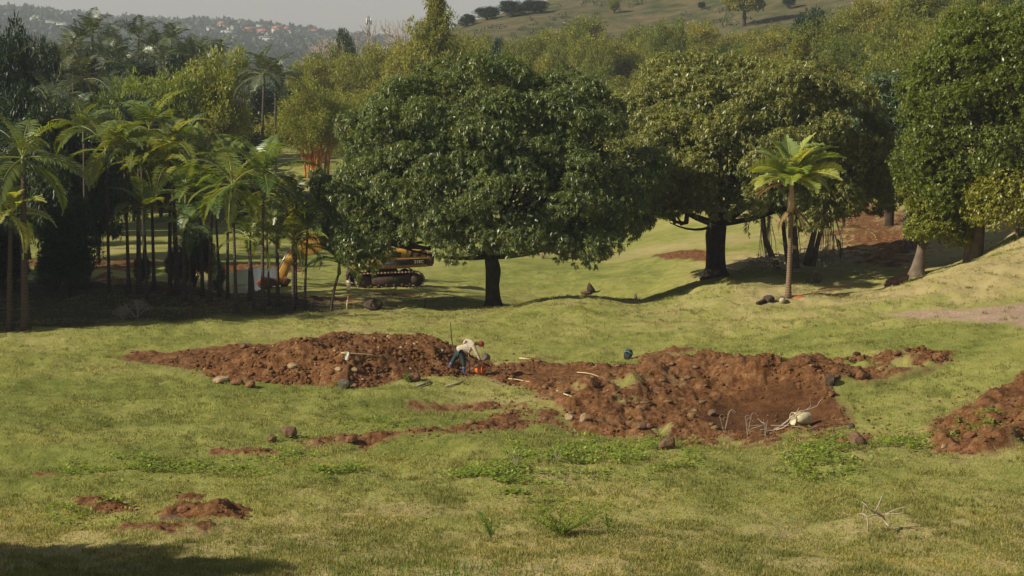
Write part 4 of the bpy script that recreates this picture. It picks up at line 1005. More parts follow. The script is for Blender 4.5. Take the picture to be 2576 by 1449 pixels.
# ================================================================ ground litter: grass, clods, clover
def scatter(n_, y0, y1, seed, w_=.27, power=2.0):
    rng = np.random.default_rng(seed)
    # density falls with distance so that the nearest grass shows most blades
    y = (y0 ** -1 + rng.uniform(0, 1, n_) * (y1 ** -1 - y0 ** -1)) ** -1
    x = rng.uniform(-w_, w_, n_) * y
    return x, y, rng
def build_grass():
    x, y, rng = scatter(150000, 38, 104, 301)
    cl = fbm(x / .9, y / 1.2, 310, 2); keep = rng.uniform(0, 1, len(x)) < .35 + 1.3 * np.clip(cl + .15, 0, 1)
    x, y, cl = x[keep], y[keep], cl[keep]
    sm = soil_mask(x, y); rd = sdist(ROAD, x, y)
    k = (rng.uniform(0, 1, len(x)) > sstep(.2, .55, sm)) & (rd < -.2); x, y, cl, sm = x[k], y[k], cl[k], sm[k]
    z = ground_z(x, y)
    a = Acc(); nb = 4
    P = np.repeat(np.stack([x, y, z - .005], 1), nb, 0) + rng.normal(0, .05, (len(x) * nb, 3)) * [1, 1, 0]
    D = rng.normal(0, .55, (len(P), 3)); D[:, 2] = 1
    s_ = np.repeat(1 + .9 * np.clip(cl, 0, 1), nb)
    tn = np.clip(.5 + .35 * np.repeat(fbm(x / 3, y / 3, 320, 2), nb) + rng.normal(0, .22, len(P)) - .25 * np.repeat(np.clip(cl, 0, 1), nb), 0, 1)
    a.leaves(P, D, rng.uniform(.05, .12, len(P)) * s_, .018, tn, rng, .2)
    # dry straw
    x, y, rng = scatter(26000, 38, 90, 307); sm = soil_mask(x, y); k = (sm < .5) & (noise2(x / 3, y / 3, 331) > -.2); x, y = x[k], y[k]; z = ground_z(x, y)
    D = rng.normal(0, .8, (len(x), 3)); D[:, 2] = rng.uniform(.1, 1, len(x)); a.leaves(np.stack([x, y, z], 1), D, rng.uniform(.08, .18, len(x)), .012, rng.uniform(.85, 1, len(x)), rng, .2)
    # coarse tussocks
    x, y, rng = scatter(2600, 38, 100, 303); sm = soil_mask(x, y); k = (sm < .3) & (noise2(x / 2.2, y / 2.6, 330) > .05); x, y = x[k], y[k]; z = ground_z(x, y); nb = 26
    P = np.repeat(np.stack([x, y, z], 1), nb, 0) + rng.normal(0, .09, (len(x) * nb, 3)) * [1, 1, 0]
    D = rng.normal(0, .5, (len(P), 3)); D[:, 2] = 1
    a.leaves(P, D, rng.uniform(.08, .19, len(P)), .02, np.clip(rng.normal(.3, .2, len(P)), 0, 1), rng, .2)
    mk('grass', a.mesh('grass', M['blade']), kind='stuff', label='short pasture grass with coarse tussocks over the field', cat='grass')
    # tall stalks along the nearest edge
    a = Acc()
    for u0, v0, n_ in [(1060, 1446, 80), (1180, 1448, 90), (560, 1440, 30), (700, 1385, 18), (180, 1430, 30), (60, 1445, 25), (1350, 1449, 50), (850, 1449, 50)]:
        c = ghit(u0, v0)
        X = c[0] + rng.normal(0, .5, n_); Y = c[1] + rng.normal(0, .35, n_); Z = ground_z(X, Y)
        D = rng.normal(0, .3, (n_, 3)); D[:, 2] = 1
        a.leaves(np.stack([X, Y, Z], 1), D, rng.uniform(.15, .36, n_), .022, rng.uniform(.1, .6, n_), rng, .2)
    mk('tall_grass', a.mesh('tall_grass', M['weed']), kind='stuff', label='tall coarse grass along the nearest edge of the field', cat='grass')
build_grass()
def build_clover():
    rng = np.random.default_rng(311); a = Acc()
    bands = [(150, 900, 1185, 16, 1500), (1120, 1300, 1198, 14, 900), (1280, 1750, 1165, 24, 2300), (1980, 2150, 1150, 26, 1300), (2200, 2330, 1112, 18, 500), (1270, 1420, 1235, 14, 300), (760, 900, 1198, 16, 500), (690, 800, 1130, 14, 350), (2380, 2560, 1090, 14, 250), (860, 1000, 1068, 10, 160), (120, 320, 1283, 18, 400)]
    for u0, u1, v0, dv, n_ in bands:
        U = rng.uniform(u0, u1, n_); V = v0 + rng.normal(0, dv, n_) - (U - u0) * (.045 if u0 == 1280 else 0)
        c0 = ghit((u0 + u1) / 2, v0); 
        pts = np.array([hit(uu, vv)[:2] for uu, vv in zip(U[::4], V[::4])])
        pts = np.repeat(pts, 4, 0)[:n_] + rng.normal(0, .22, (min(n_, len(pts) * 4), 2))
        keep = noise2(pts[:, 0] / .9, pts[:, 1] / .9, 340) > -.25; pts = pts[keep]
        z = ground_z(pts[:, 0], pts[:, 1]); hh = rng.uniform(.04, .16, len(pts))
        for q in range(3):
            D = rng.normal(0, 1, (len(pts), 3)); D[:, 2] = rng.uniform(.0, .5, len(pts))
            a.leaves(np.stack([pts[:, 0], pts[:, 1], z + hh], 1), D, rng.uniform(.07, .13, len(pts)), rng.uniform(.05, .09, len(pts)), rng.uniform(.2, 1, len(pts)), rng, .85)
    mk('clover', a.mesh('clover', M['weed']), kind='stuff', label='bright green broad-leaved ground cover in loose bands across the field', cat='weeds')
build_clover()

# blocks of earth
_t = (1 + 5 ** .5) / 2
ICO = unit(np.array([(-1, _t, 0), (1, _t, 0), (-1, -_t, 0), (1, -_t, 0), (0, -1, _t), (0, 1, _t), (0, -1, -_t), (0, 1, -_t), (_t, 0, -1), (_t, 0, 1), (-_t, 0, -1), (-_t, 0, 1)], float))
ICF = np.array([(0, 11, 5), (0, 5, 1), (0, 1, 7), (0, 7, 10), (0, 10, 11), (1, 5, 9), (5, 11, 4), (11, 10, 2), (10, 7, 6), (7, 1, 8), (3, 9, 4), (3, 4, 2), (3, 2, 6), (3, 6, 8), (3, 8, 9), (4, 9, 5), (2, 4, 11), (6, 2, 10), (8, 6, 7), (9, 8, 1)])
def ico(sub):
    V, F = ICO.copy(), ICF.copy()
    for _ in range(sub):
        e = {}; Vl = list(V); nf = []
        def md(i, j):
            k_ = (min(i, j), max(i, j))
            if k_ not in e: e[k_] = len(Vl); Vl.append((Vl[i] + Vl[j]) / 2)
            return e[k_]
        for f in F:
            ab, bc, ca_ = md(f[0], f[1]), md(f[1], f[2]), md(f[2], f[0])
            nf += [(f[0], ab, ca_), (f[1], bc, ab), (f[2], ca_, bc), (ab, bc, ca_)]
        V = unit(np.array(Vl)); F = np.array(nf)
    return V, F
IC1 = ico(1); IC3 = ico(3)
SMOOTH = poly([(1260, 935), (1420, 928), (1560, 940), (1640, 950), (1450, 965), (1330, 955)])
def clods(name, label, cat, n_, polys, seed, smin, smax, pw, mat, flat=.7, smth=.45, lim=None):
    rng = np.random.default_rng(seed); a = Acc(); pts = []
    ar = np.array([float(np.prod(P.max(0) - P.min(0))) for P in polys]); ar /= ar.sum()
    while len(pts) < n_:
        P = polys[rng.choice(len(polys), p=ar)]; lo, hi = P.min(0) - .8, P.max(0) + .8
        q = rng.uniform(lo, hi, (400, 2)); m_ = soil_mask(q[:, 0], q[:, 1]); fl = sdist(PIT, q[:, 0], q[:, 1])
        fs_ = sdist(SMOOTH, q[:, 0], q[:, 1]); q = q[(m_ > smth) & (((fl < .1) & (fs_ < 0)) | (rng.uniform(0, 1, 400) < .08))]
        pts += list(q)
    pts = np.array(pts[:n_]); sz = smin + (smax - smin) * rng.uniform(0, 1, n_) ** pw
    z = ground_z(pts[:, 0], pts[:, 1]); V0, F0 = IC1
    for k in range(n_):
        s_ = sz[k]; sc = rng.uniform(.65, 1.3, 3) * [1, 1, flat]
        V = V0 * (1 + rng.normal(0, .13, (len(V0), 1))) * sc * s_
        V = V @ rotz(rng.uniform(0, 6.28)).T
        a.add(V + [pts[k, 0], pts[k, 1], z[k] + s_ * .25], None, F0, rng.uniform())
    mk(name, a.mesh(name, M[mat]), kind='stuff', label=label, cat=cat)
BIG = [SOILP[k][0] for k in (0, 1, 2, 3, 4, 5, 8, 9, 10, 14)]
clods('soil_clods', 'loose red-brown clods scattered over every dug patch', 'clods', 11000, BIG + [SOILP[1][0]] * 2, 401, .015, .075, 3.0, 'clod')
clods('heap_clods', 'larger clods of soil piled on the long heap', 'clods', 1500, [SOILP[1][0], SOILP[3][0]], 411, .04, .13, 2.6, 'clod')
clods('soil_crumbs', 'crumbs of soil spilled onto the grass around the dug patches', 'crumbs', 3800, BIG + [SOILP[6][0]], 421, .012, .06, 2.6, 'clod', smth=.03)
clods('turf_sods', 'upturned pale turf sods along the dug embankment', 'sods', 140, [SOILP[2][0], SOILP[3][0], SOILP[4][0], poly([(1360, 980), (1480, 985), (1560, 1040), (1440, 1060), (1380, 1020)]), poly([(1640, 905), (1760, 905), (1880, 945), (1860, 955), (1640, 920)])], 402, .05, .17, 2.0, 'sod', .5)
clods('stone_chips', 'small pale stones and chips lying in the soil', 'stones', 170, BIG, 403, .02, .08, 2, 'rock_pale')
# pale litter on the grass
def litter():
    rng = np.random.default_rng(405); a = Acc(); x, y, rng = scatter(900, 42, 110, 406)
    m_ = (x > 4) | (rng.uniform(0, 1, 900) < .3); x, y = x[m_], y[m_]; z = ground_z(x, y)
    a.leaves(np.stack([x, y, z + .04], 1), rng.normal(0, 1, (len(x), 3)) * [1, 1, .3], rng.uniform(.05, .12, len(x)), .06, rng.uniform(.4, 1, len(x)), rng, .9)
    P = SOILP[16][0]; q = rng.uniform(P.min(0) - 2, P.max(0) + 2, (2600, 2)); z = ground_z(q[:, 0], q[:, 1])
    a.leaves(np.stack([q[:, 0], q[:, 1], z + .06], 1), rng.normal(0, 1, (len(q), 3)) * [1, 1, .3], rng.uniform(.14, .3, len(q)), .11, rng.uniform(.2, 1, len(q)), rng, .9)
    mk('leaf_litter', a.mesh('leaf_litter', M['palm_dry']), kind='stuff', label='dry pale leaves strewn over the grass and the red slope', cat='litter')
litter()

# ================================================================ single stones
def rock(label, u, v, wpx, hpx, mat, seed, Y=None, dep=.8, ang=.0, peak=0, name='rock', cat='rock', sink=.12, blocky=.0, rotx=0):
    p = ghit(u, v) if Y is None else at(u, v, Y)
    ppm = FPX / p[1]; w_, h = wpx / ppm, hpx / ppm
    V, F = IC3; V = V.copy()
    if blocky: 
        V = np.sign(V) * np.abs(V) ** (1 - blocky); 
    d = 1 + .16 * noise3(V * 1.6 + seed, seed) + .07 * noise3(V * 4 + seed, seed + 1) + .03 * noise3(V * 9, seed + 2)
    V = V * d[:, None]
    # a few cleaved faces
    rng = np.random.default_rng(seed)
    for _ in range(6):
        nn = unit(rng.normal(size=3)); c = rng.uniform(.62, .85); dd = V @ nn; V = V - np.maximum(dd - c, 0)[:, None] * nn * .85
    V = V * [w_ / 2, w_ / 2 * dep, h / 2] / np.array([1, 1, .95])
    if peak:
        t = np.clip((V[:, 2] + h / 2) / h, 0, 1); V[:, 0] = V[:, 0] * (1 - .75 * t) + peak * t * w_; V[:, 1] *= (1 - .5 * t)
    if rotx: 
        c_, s_ = math.cos(rotx), math.sin(rotx); V = V @ np.array([[c_, 0, s_], [0, 1, 0], [-s_, 0, c_]]).T
    V = V @ rotz(ang).T
    me = nmesh(name, V, None, F, M[mat], None, False)
    z = gz(p[0], p[1]) + h * (.5 - sink)
    return mk(name, me, None, (p[0], p[1], z), label, cat)
R = [('big brown boulder on the near grass beside a small round one', 727, 1101, 44, 34, 'rock_brown', 1, {}),
 ('small round brown rock left of the big boulder', 685, 1112, 27, 23, 'rock_brown', 2, {}),
 ('pale pointed rock at the left foot of the soil heap', 556, 963, 44, 20, 'rock_pale', 3, dict(rotx=-.2)),
 ('soil-stained round rock at the foot of the heap, right of the pale one', 628, 974, 30, 20, 'rock_red', 4, {}),
 ('brown clod rock between the pale rock and the round one', 597, 968, 32, 18, 'rock_red', 34, {}),
 ('grey slab of rock half buried at the lower front of the soil heap', 867, 977, 32, 27, 'rock_grey', 5, {}),
 ('small grey-brown stone beside the grey slab at the heap foot', 892, 975, 18, 13, 'rock_brown', 35, {}),
 ('squared grey-brown rock standing on the grass below the dug patch', 1677, 1131, 42, 33, 'rock_brown', 6, dict(blocky=.45, sink=.05)),
 ('large peaked brown rock on the grass below the plastic drum', 2155, 1122, 74, 44, 'rock_brown', 7, dict(peak=-.05)),
 ('flat reddish rock leaning on the large peaked one', 2118, 1122, 36, 22, 'rock_red', 8, {}),
 ('pointed dark standing stone on the far grass between the mango trees', 1490, 737, 30, 30, 'rock_dark', 9, dict(peak=-.28, dep=.6)),
 ('low brown stone at the foot of the pointed standing stone', 1473, 741, 26, 12, 'rock_brown', 10, {}),
 ('dome-shaped dark rock on the crest behind the signed stake', 940, 778, 52, 30, 'rock_dark', 11, dict(peak=.0)),
 ('grey upright rock on the grass behind the single palm', 2056, 712, 24, 26, 'rock_grey', 12, dict(blocky=.2)),
 ('smaller grey rock touching the upright one behind the single palm', 2039, 713, 20, 16, 'rock_grey', 13, {}),
 ('long flat brown rock lying on the grass at the mound foot', 2258, 714, 72, 24, 'rock_brown', 14, dict(rotx=-.35, dep=.5)),
 ('grey rock on the soil just behind the worker\'s reaching hand', 1222, 908, 24, 24, 'rock_grey', 15, {}),
 ('peaked reddish rock in the lower strip of dug soil', 883, 1112, 36, 20, 'rock_red', 16, dict(peak=0)),
 ('pale upright slab on the left slope of the dug bank', 1468, 1064, 22, 28, 'rock_pale', 17, dict(rotx=.4, dep=.5)),
 ('squat pale slab left of the upright slab', 1434, 1058, 26, 22, 'rock_pale', 18, {}),
 ('rounded pale rock at the lower edge of the dug bank', 1612, 1080, 30, 20, 'rock_brown', 19, {}),
 ('small rock attached to the right of the rounded pale rock', 1634, 1078, 20, 16, 'rock_brown', 20, {}),
 ('tan rock high on the bank, left of the smooth pit', 1792, 1046, 24, 20, 'rock_brown', 21, dict(rotx=-.4)),
 ('flat pale stone high on the soil heap, left of its twin', 852, 934, 18, 13, 'rock_pale', 22, {}),
 ('flat pale stone on the soil heap, right of its twin', 891, 935, 19, 12, 'rock_pale', 23, {}),
 ('pale ring-like stone cluster on the upper left of the heap', 736, 926, 26, 16, 'rock_pale', 24, {}),
 ('grey-brown stone group at the right foot of the heap beside a green sprout', 1044, 958, 34, 22, 'rock_brown', 25, {}),
 ('dark stone among the scattered soil, upper middle', 613, 876, 20, 12, 'rock_brown', 26, {}),
 ('small stone at the left tip of the scattered soil', 338, 888, 26, 8, 'rock_brown', 27, {}),
 ('dark clod rock in the scattered soil', 428, 904, 44, 13, 'rock_red', 28, {}),
 ('flat pale slab tilted out of the dug hole at lower left', 440, 1314, 96, 22, 'rock_brown', 29, dict(rotx=.12, dep=.5)),
 ('orange-brown rock behind the flat slab in the lower left hole', 462, 1288, 34, 20, 'rock_red', 30, {}),
 ('reddish rock in the broken bank right of the pit', 2165, 955, 30, 30, 'rock_red', 31, {}),
 ('dark earthy block at the left end of the broken bank', 2090, 968, 28, 28, 'rock_dark', 32, dict(blocky=.3)),
 ('small pale stone at the lower right soil patch', 2374, 1128, 16, 14, 'rock_pale', 33, {}),
 ('dark stump-like stone alone on the grass between the mango trees', 1598, 752, 10, 16, 'rock_grey', 36, {}),
 ('brown stone at the near side of the lower right soil', 2440, 1105, 34, 24, 'rock_red', 37, {}),
 ('dark stone lying at the palm foot on its left', 1935, 760, 34, 20, 'rock_dark', 38, {}),
 ('dark stone in the red cut below the second mango', 2142, 1078, 18, 16, 'rock_dark', 39, {})]
for lab, u, v, wp, hp, mt, sd, kw in R: rock(lab, u, v, wp, hp, mt, sd, **kw)

# ================================================================ sticks, stakes, branches
def stick(label, pts, r, mat='cane', name='cane_pole', cat='stick', h=.05, Y=None):
    P = [ghit(u, v) + [0, 0, h] for u, v in pts]
    P = [np.array([q[0], q[1], gz(q[0], q[1]) + h]) for q in P]
    o = mk(name, Acc().tube([q - P[0] for q in P], r, 6).mesh(name, M[mat], True), None, P[0], label, cat)
    return o
stick('long pale cane lying down the back of the soil heap', [(858, 896), (890, 898), (930, 901), (964, 907)], [.03, .026, .022, .012], h=.12)
stick('short thick cane lying on the grass right of the worker', [(1307, 904), (1336, 907)], .032)
stick('forked pale cane lying on the worn soil path', [(1452, 940), (1470, 941), (1488, 945), (1507, 951)], [.02, .022, .02, .012])
stick('crooked pale branch on the near edge of the soil path', [(1278, 956), (1300, 958), (1320, 962), (1342, 965)], [.02, .022, .018, .012])
stick('split cane pointing into the dug bank', [(1400, 986), (1420, 994), (1441, 1003)], [.03, .028, .02])
stick('short brown log lying in the grass under the heap', [(1046, 976), (1083, 963)], .045, 'twig')
stick('thin brown branch on the grass, right of the short log', [(1122, 974), (1150, 968), (1172, 960)], [.03, .03, .012], 'twig')
stick('pale fallen branch on the grass beside the second mango trunk', [(1832, 676), (1852, 682), (1872, 690)], [.05, .04, .03], 'twig')
def stake(label, u, v, vt, r, mat, lean=0, tag=None, name='wooden_stake', Y0=0):
    p = ghit(u, v, Y0); H = (v - vt) / FPX * p[1] * 1.01
    o = thing(name, label, 'stake', p)
    t = np.linspace(0, 1, 7)
    rng = np.random.default_rng(int(u)); pts = np.stack([lean * t + rng.normal(0, .012, 7), t * 0, H * t - .05], 1)
    mk('pole', Acc().tube(pts, r * (1 - .4 * t), 6).mesh('pole', M[mat], True), o)
    if tag:
        mk('sign_plate', bevel(mk('sign_plate', Acc().box((lean * .8 + .01, -.04, H * .66), (.22, .02, .52)).mesh('sign_plate', M['tagwhite']), o), .005).data, None) if False else mk('sign_plate', Acc().box((lean * .7, -.05, H * .72), (.2, .02, .45)).mesh('sign_plate', M['tagwhite']), o)
        mk('sign_marks', Acc().box((lean * .7, -.064, H * .72 + .08), (.12, .004, .03)).box((lean * .7, -.064, H * .72), (.1, .004, .03)).box((lean * .7, -.064, H * .72 - .08), (.12, .004, .03)).mesh('sign_marks', M['tagred']), o)
        mk('red_band', Acc().tube([(lean * .45, 0, H * .46), (lean * .5, 0, H * .56)], [.06, .07], 7).mesh('red_band', M['tagred']), o)
M['tagwhite'] = simple('sign_white', (.75, .68, .55), .6, .1, 5); M['tagred'] = simple('sign_red', (.45, .12, .06), .6, .2, 5)
stake('leaning pale stake carrying a small white sign with faded marks', 873, 779, 692, .045, 'cane', .12, True)
stake('thin dark stake standing behind the bending worker', 1139, 870, 806, .025, 'bark', -.1)
stake('short dark metal stake on the crest between dome rock and mango trunk', 1068, 775, 745, .03, 'bark', .05)
# cloth tied to the cane
o = mk('rag', None); bpy.data.objects.remove(o)
M['cloth'] = simple('pale_cloth', (.62, .62, .52), .8, .15, 6)
p = ghit(873, 902); a = Acc(); nn = 8
V = []; 
for i in range(nn):
    for j in range(4): V.append((j * .045 - .07 + .012 * math.sin(i * 1.7), -.02 * math.sin(j * 2 + i) - .03 * i / nn, -.055 * i + .28 - .006 * j))
a.add(V, [[i * 4 + j, i * 4 + j + 1, i * 4 + j + 5, i * 4 + j + 4] for i in range(nn - 1) for j in range(3)])
mk('rag', a.mesh('rag', M['cloth'], True), None, (p[0], p[1] - .1, p[2]), 'pale rag hanging from the cane on the soil heap', 'rag')

def dead_branch(name, label, origin, segs, mat, h=.0, lift=1.0):
    """segs: polylines in (dx, dy, dz) metres with radii"""
    a = Acc()
    for pts, r in segs:
        pts = np.array(pts, float); t = np.linspace(0, 1, len(pts)); tt = np.linspace(0, 1, len(pts) * 3)
        P = np.stack([np.interp(tt, t, pts[:, k]) for k in range(3)], 1)
        a.tube(P, np.interp(tt, t, r), 6)
    mk(name, a.mesh(name, M[mat], True), None, origin, label, 'branch')
def pix_branch(name, label, lines, mat, base, d_y=-.0):
    """branch drawn in the upright plane through base, then leaned apart"""
    o = ghit(*base); ppm = FPX / o[1]; rng = np.random.default_rng(3)
    segs = []
    for k, (ln, r) in enumerate(lines):
        pts = []
        for j, (u, v) in enumerate(ln):
            q = at(u, v, o[1] + .12 * math.sin(k * 2.1 + j))
            q[2] = max(q[2], gz(q[0], q[1]) + .02); pts.append(q - o)
        segs.append((pts, r))
    dead_branch(name, label, o, segs, mat)
def Z(c): return (c[0] / 2576 * 500 + 2700) / 1.4907, (c[1] / 2576 * 500 + 1480) / 1.4907
pix_branch('dead_branch', 'bare grey branch lying in front of the cream plastic drum', [
 ([Z(c) for c in [(890, 735), (1040, 690), (1160, 620), (1300, 510), (1440, 380), (1550, 320), (1700, 290), (1880, 220), (1920, 140), (1980, 70)]], np.linspace(.028, .008, 10)),
 ([Z(c) for c in [(1080, 690), (1230, 640), (1330, 560), (1420, 460), (1540, 370), (1660, 300), (1760, 220), (1740, 130), (1745, 50)]], np.linspace(.022, .007, 9)),
 ([Z(c) for c in [(1480, 345), (1530, 250)]], [.015, .008]), ([Z(c) for c in [(1340, 500), (1440, 440), (1540, 310)]], [.016, .012, .007]),
 ([Z(c) for c in [(880, 590), (700, 590), (560, 610)]], [.014, .011, .006]), ([Z(c) for c in [(810, 600), (660, 640), (520, 680)]], [.012, .009, .005]),
 ([Z(c) for c in [(870, 570), (790, 520), (730, 460)]], [.012, .012, .01]), ([Z(c) for c in [(980, 590), (1300, 600), (1520, 620), (1740, 670), (1870, 590)]], [.009, .012, .012, .01, .006]),
 ([Z(c) for c in [(1640, 650), (1760, 665)]], [.01, .006]), ([Z(c) for c in [(780, 710), (960, 650)]], [.012, .006])], 'twig_pink', Z((1100, 720)))
def Z2(c): return (c[0] / 2576 * 1040 + 2800) / 1.4907, (c[1] / 2576 * 1040 + 1700) / 1.4907
pix_branch('dead_branch', 'bleached branching stick lying alone on the near right grass', [
 ([Z2(c) for c in [(1325, 680), (1290, 640), (1270, 590), (1220, 560), (1150, 530), (1110, 480), (1070, 450)]], [.022, .026, .026, .024, .02, .014, .007]),
 ([Z2(c) for c in [(1195, 545), (1230, 470), (1260, 395)]], [.02, .02, .012]), ([Z2(c) for c in [(1128, 725), (1122, 590), (1080, 560), (1040, 560)]], [.018, .02, .014, .007]),
 ([Z2(c) for c in [(1130, 590), (1190, 570), (1290, 565), (1380, 520), (1500, 490)]], [.018, .018, .015, .01, .006]), ([Z2(c) for c in [(1290, 565), (1400, 560), (1460, 550)]], [.012, .009, .005]),
 ([Z2(c) for c in [(1080, 560), (1090, 480), (1150, 485)]], [.012, .01, .006]), ([Z2(c) for c in [(1225, 500), (1300, 495)]], [.01, .005]), ([Z2(c) for c in [(900, 765), (1060, 745), (1230, 745)]], [.006, .012, .01])], 'twig_pink', Z2((1130, 725)))

# weeds
def weed(label, u, v, vt, wpx, seed, nst=8, mat='weed', leaves=1, name='weed_plant', curl=False):
    p = ghit(u, v); ppm = FPX / p[1]; H = (v - vt) / ppm; W = wpx / ppm
    rng = np.random.default_rng(seed); a = Acc(); b_ = Acc()
    for k in range(nst):
        t = np.linspace(0, 1, 8); sx_ = rng.uniform(-.5, .5) * W; sy_ = rng.uniform(-.3, .3) * W; hh = H * rng.uniform(.65, 1)
        pts = np.stack([sx_ * t ** 1.2, sy_ * t, hh * t], 1)
        if curl: pts = np.vstack([pts, pts[-1] + [[.04, 0, .05], [.1, 0, .06], [.16, 0, .0], [.2, 0, -.05]]])
        b_.tube(pts, np.linspace(.008, .005, len(pts)), 4, cap=False)
        if leaves:
            m_ = int(38 * H); f = rng.uniform(.15, 1, m_); P = np.stack([np.interp(f, t, pts[:8, j]) for j in range(3)], 1)
            D = rng.normal(0, 1, (m_, 3)); D[:, 2] = rng.uniform(-.2, .8, m_)
            a.leaves(P, D, rng.uniform(.06, .13, m_), .03, rng.uniform(.2, 1, m_), rng, .7)
    o = thing(name, label, 'plant', p)
    mk('stems', b_.mesh('stems', M['weed' if leaves else 'twig']), o)
    if leaves: mk('leaves', a.mesh('leaves', M[mat]), o)
weed('tall leafy weed bush on the near grass, centre right', 1410, 1350, 1250, 300, 1, 34)
weed('smaller leafy weed beside the tall weed bush', 1235, 1355, 1280, 90, 2, 8)
weed('leafy weed at the edge of the clover, right of the tall bush', 1530, 1330, 1275, 80, 3, 6)
weed('tuft of pale curled grass stalks before the pit', 1822, 1096, 1032, 30, 4, 3, leaves=0, name='dry_stalks', curl=True)
weed('thin curled grass stalks left of the dead branch', 1880, 1100, 1030, 34, 5, 3, leaves=0, name='dry_stalks', curl=True)
weed('dry stalks in front of the dead branch', 1925, 1098, 1048, 30, 6, 3, leaves=0, name='dry_stalks')
weed('row of thin bare stalks on the near grass below the path', 1300, 1182, 1125, 50, 7, 5, leaves=0, name='dry_stalks')
weed('thin bare stalks to the left of the squared rock', 1400, 1160, 1110, 60, 8, 4, leaves=0, name='dry_stalks')
weed('bright green sprout at the right foot of the soil heap', 1022, 960, 935, 26, 9, 8)
weed('small green weed before the excavator tracks', 995, 732, 700, 14, 10, 5)
weed('bright green sprout under the heap beside the grey slab', 845, 972, 956, 30, 11, 6)
p = ghit(1365, 652, 120); bare_shrub('pale leafless shrub under the right side of the first mango', 1365, (652 - 606) / FPX * p[1] , p[1], 2.4, 9, base=p)
p = ghit(345, 800); bare_shrub('small dead shrub in the shade at the crest', 345, .9, p[1], .7, 12, 'twig', base=p)
p = ghit(310, 806); bare_shrub('lower dead shrub in the shade at the crest', 310, .7, p[1], .7, 14, 'twig', base=p)

# ================================================================ single palm on the right and the pandanus clump
def right_palm():
    p = ghit(1981, 748); H = (748 - 470) / FPX * p[1]
    o = thing('palm_tree', 'single palm with ringed lichen-spotted trunk in front of the second mango', 'palm', p)
    t = np.linspace(0, 1, 14); r = .115 + .07 * np.exp(-t * 9) - .02 * t
    mk('trunk', Acc().tube(np.stack([.02 + .06 * np.sin(t * 2), 0 * t, (H - .9) * t - .1], 1), r, 14).mesh('trunk', M['palm_bark_lichen'], True), o)
    mk('crownshaft', Acc().tube([(.07, 0, H - 1.1), (.07, 0, H - .9), (.09, 0, H - .5), (.1, 0, H), (.1, 0, H + .3)], [.12, .17, .15, .09, .06], 12).mesh('crownshaft', M['crownshaft_tan'], True), o)
    rng = np.random.default_rng(61); hrt = np.array([.1, 0, H + .25])
    for az, el, Lf, dr, mat in [(-.5, .55, 2.3, 1.5, 'palm'), (3.6, .75, 2.3, 1.6, 'palm'), (-1.7, .5, 2.0, 1.5, 'palm'), (2.5, .3, 2.1, 1.2, 'palm'), (.9, .9, 2.3, 1.3, 'palm'), (-.9, 1.2, 2.2, 1.2, 'palm'), (3.25, 1.35, 2.3, 1.0, 'palm'), (-.1, 1.42, 2.3, .9, 'palm'), (.2, 1.1, 2.6, 1.5, 'palm'), (2.7, 1.05, 2.3, 1.4, 'palm'), (3.3, 1.15, 2.1, 1.1, 'palm'), (2.9, .75, 2.0, 1.5, 'palm'), (3.6, .35, 1.9, 1.5, 'palm'), (1.9, 1.45, 2.0, .5, 'palm'), (.3, 1.25, 2.2, 1.3, 'palm'), (-.2, .95, 2.6, 1.6, 'palm'), (.1, .6, 2.4, 1.3, 'palm'), (.5, .3, 2.1, 1.6, 'palm'), (-1.3, .9, 1.8, 1.9, 'palm'), (4.4, .5, 1.7, 1.6, 'palm'), (1.4, .8, 2, 1.5, 'palm'), (5.3, .4, 1.8, 1.9, 'palm'), (3.0, -.1, 1.7, 1.2, 'palm_dry')]:
        a = Acc(); frond(a, hrt, az, el, Lf * 1.08, rng, droop=dr * .75, pairs=60, llen=.66, vee=.4, stiff=.25, wid=.04)
        mk('frond', a.mesh('frond', M['palm_lit_paint' if mat == 'palm' else mat]), o)
    for az, el, z0 in [(3.6, -.7, -.9), (5.9, -.5, -.8), (.1, -.9, -.75)]:
        a = Acc(); frond(a, np.array([.1, 0, H + z0]), az, el, 1.2, rng, droop=.7, pairs=26, llen=.45, stiff=.9)
        mk('dead_frond', a.mesh('dead_frond', M['palm_dry']), o)
right_palm()
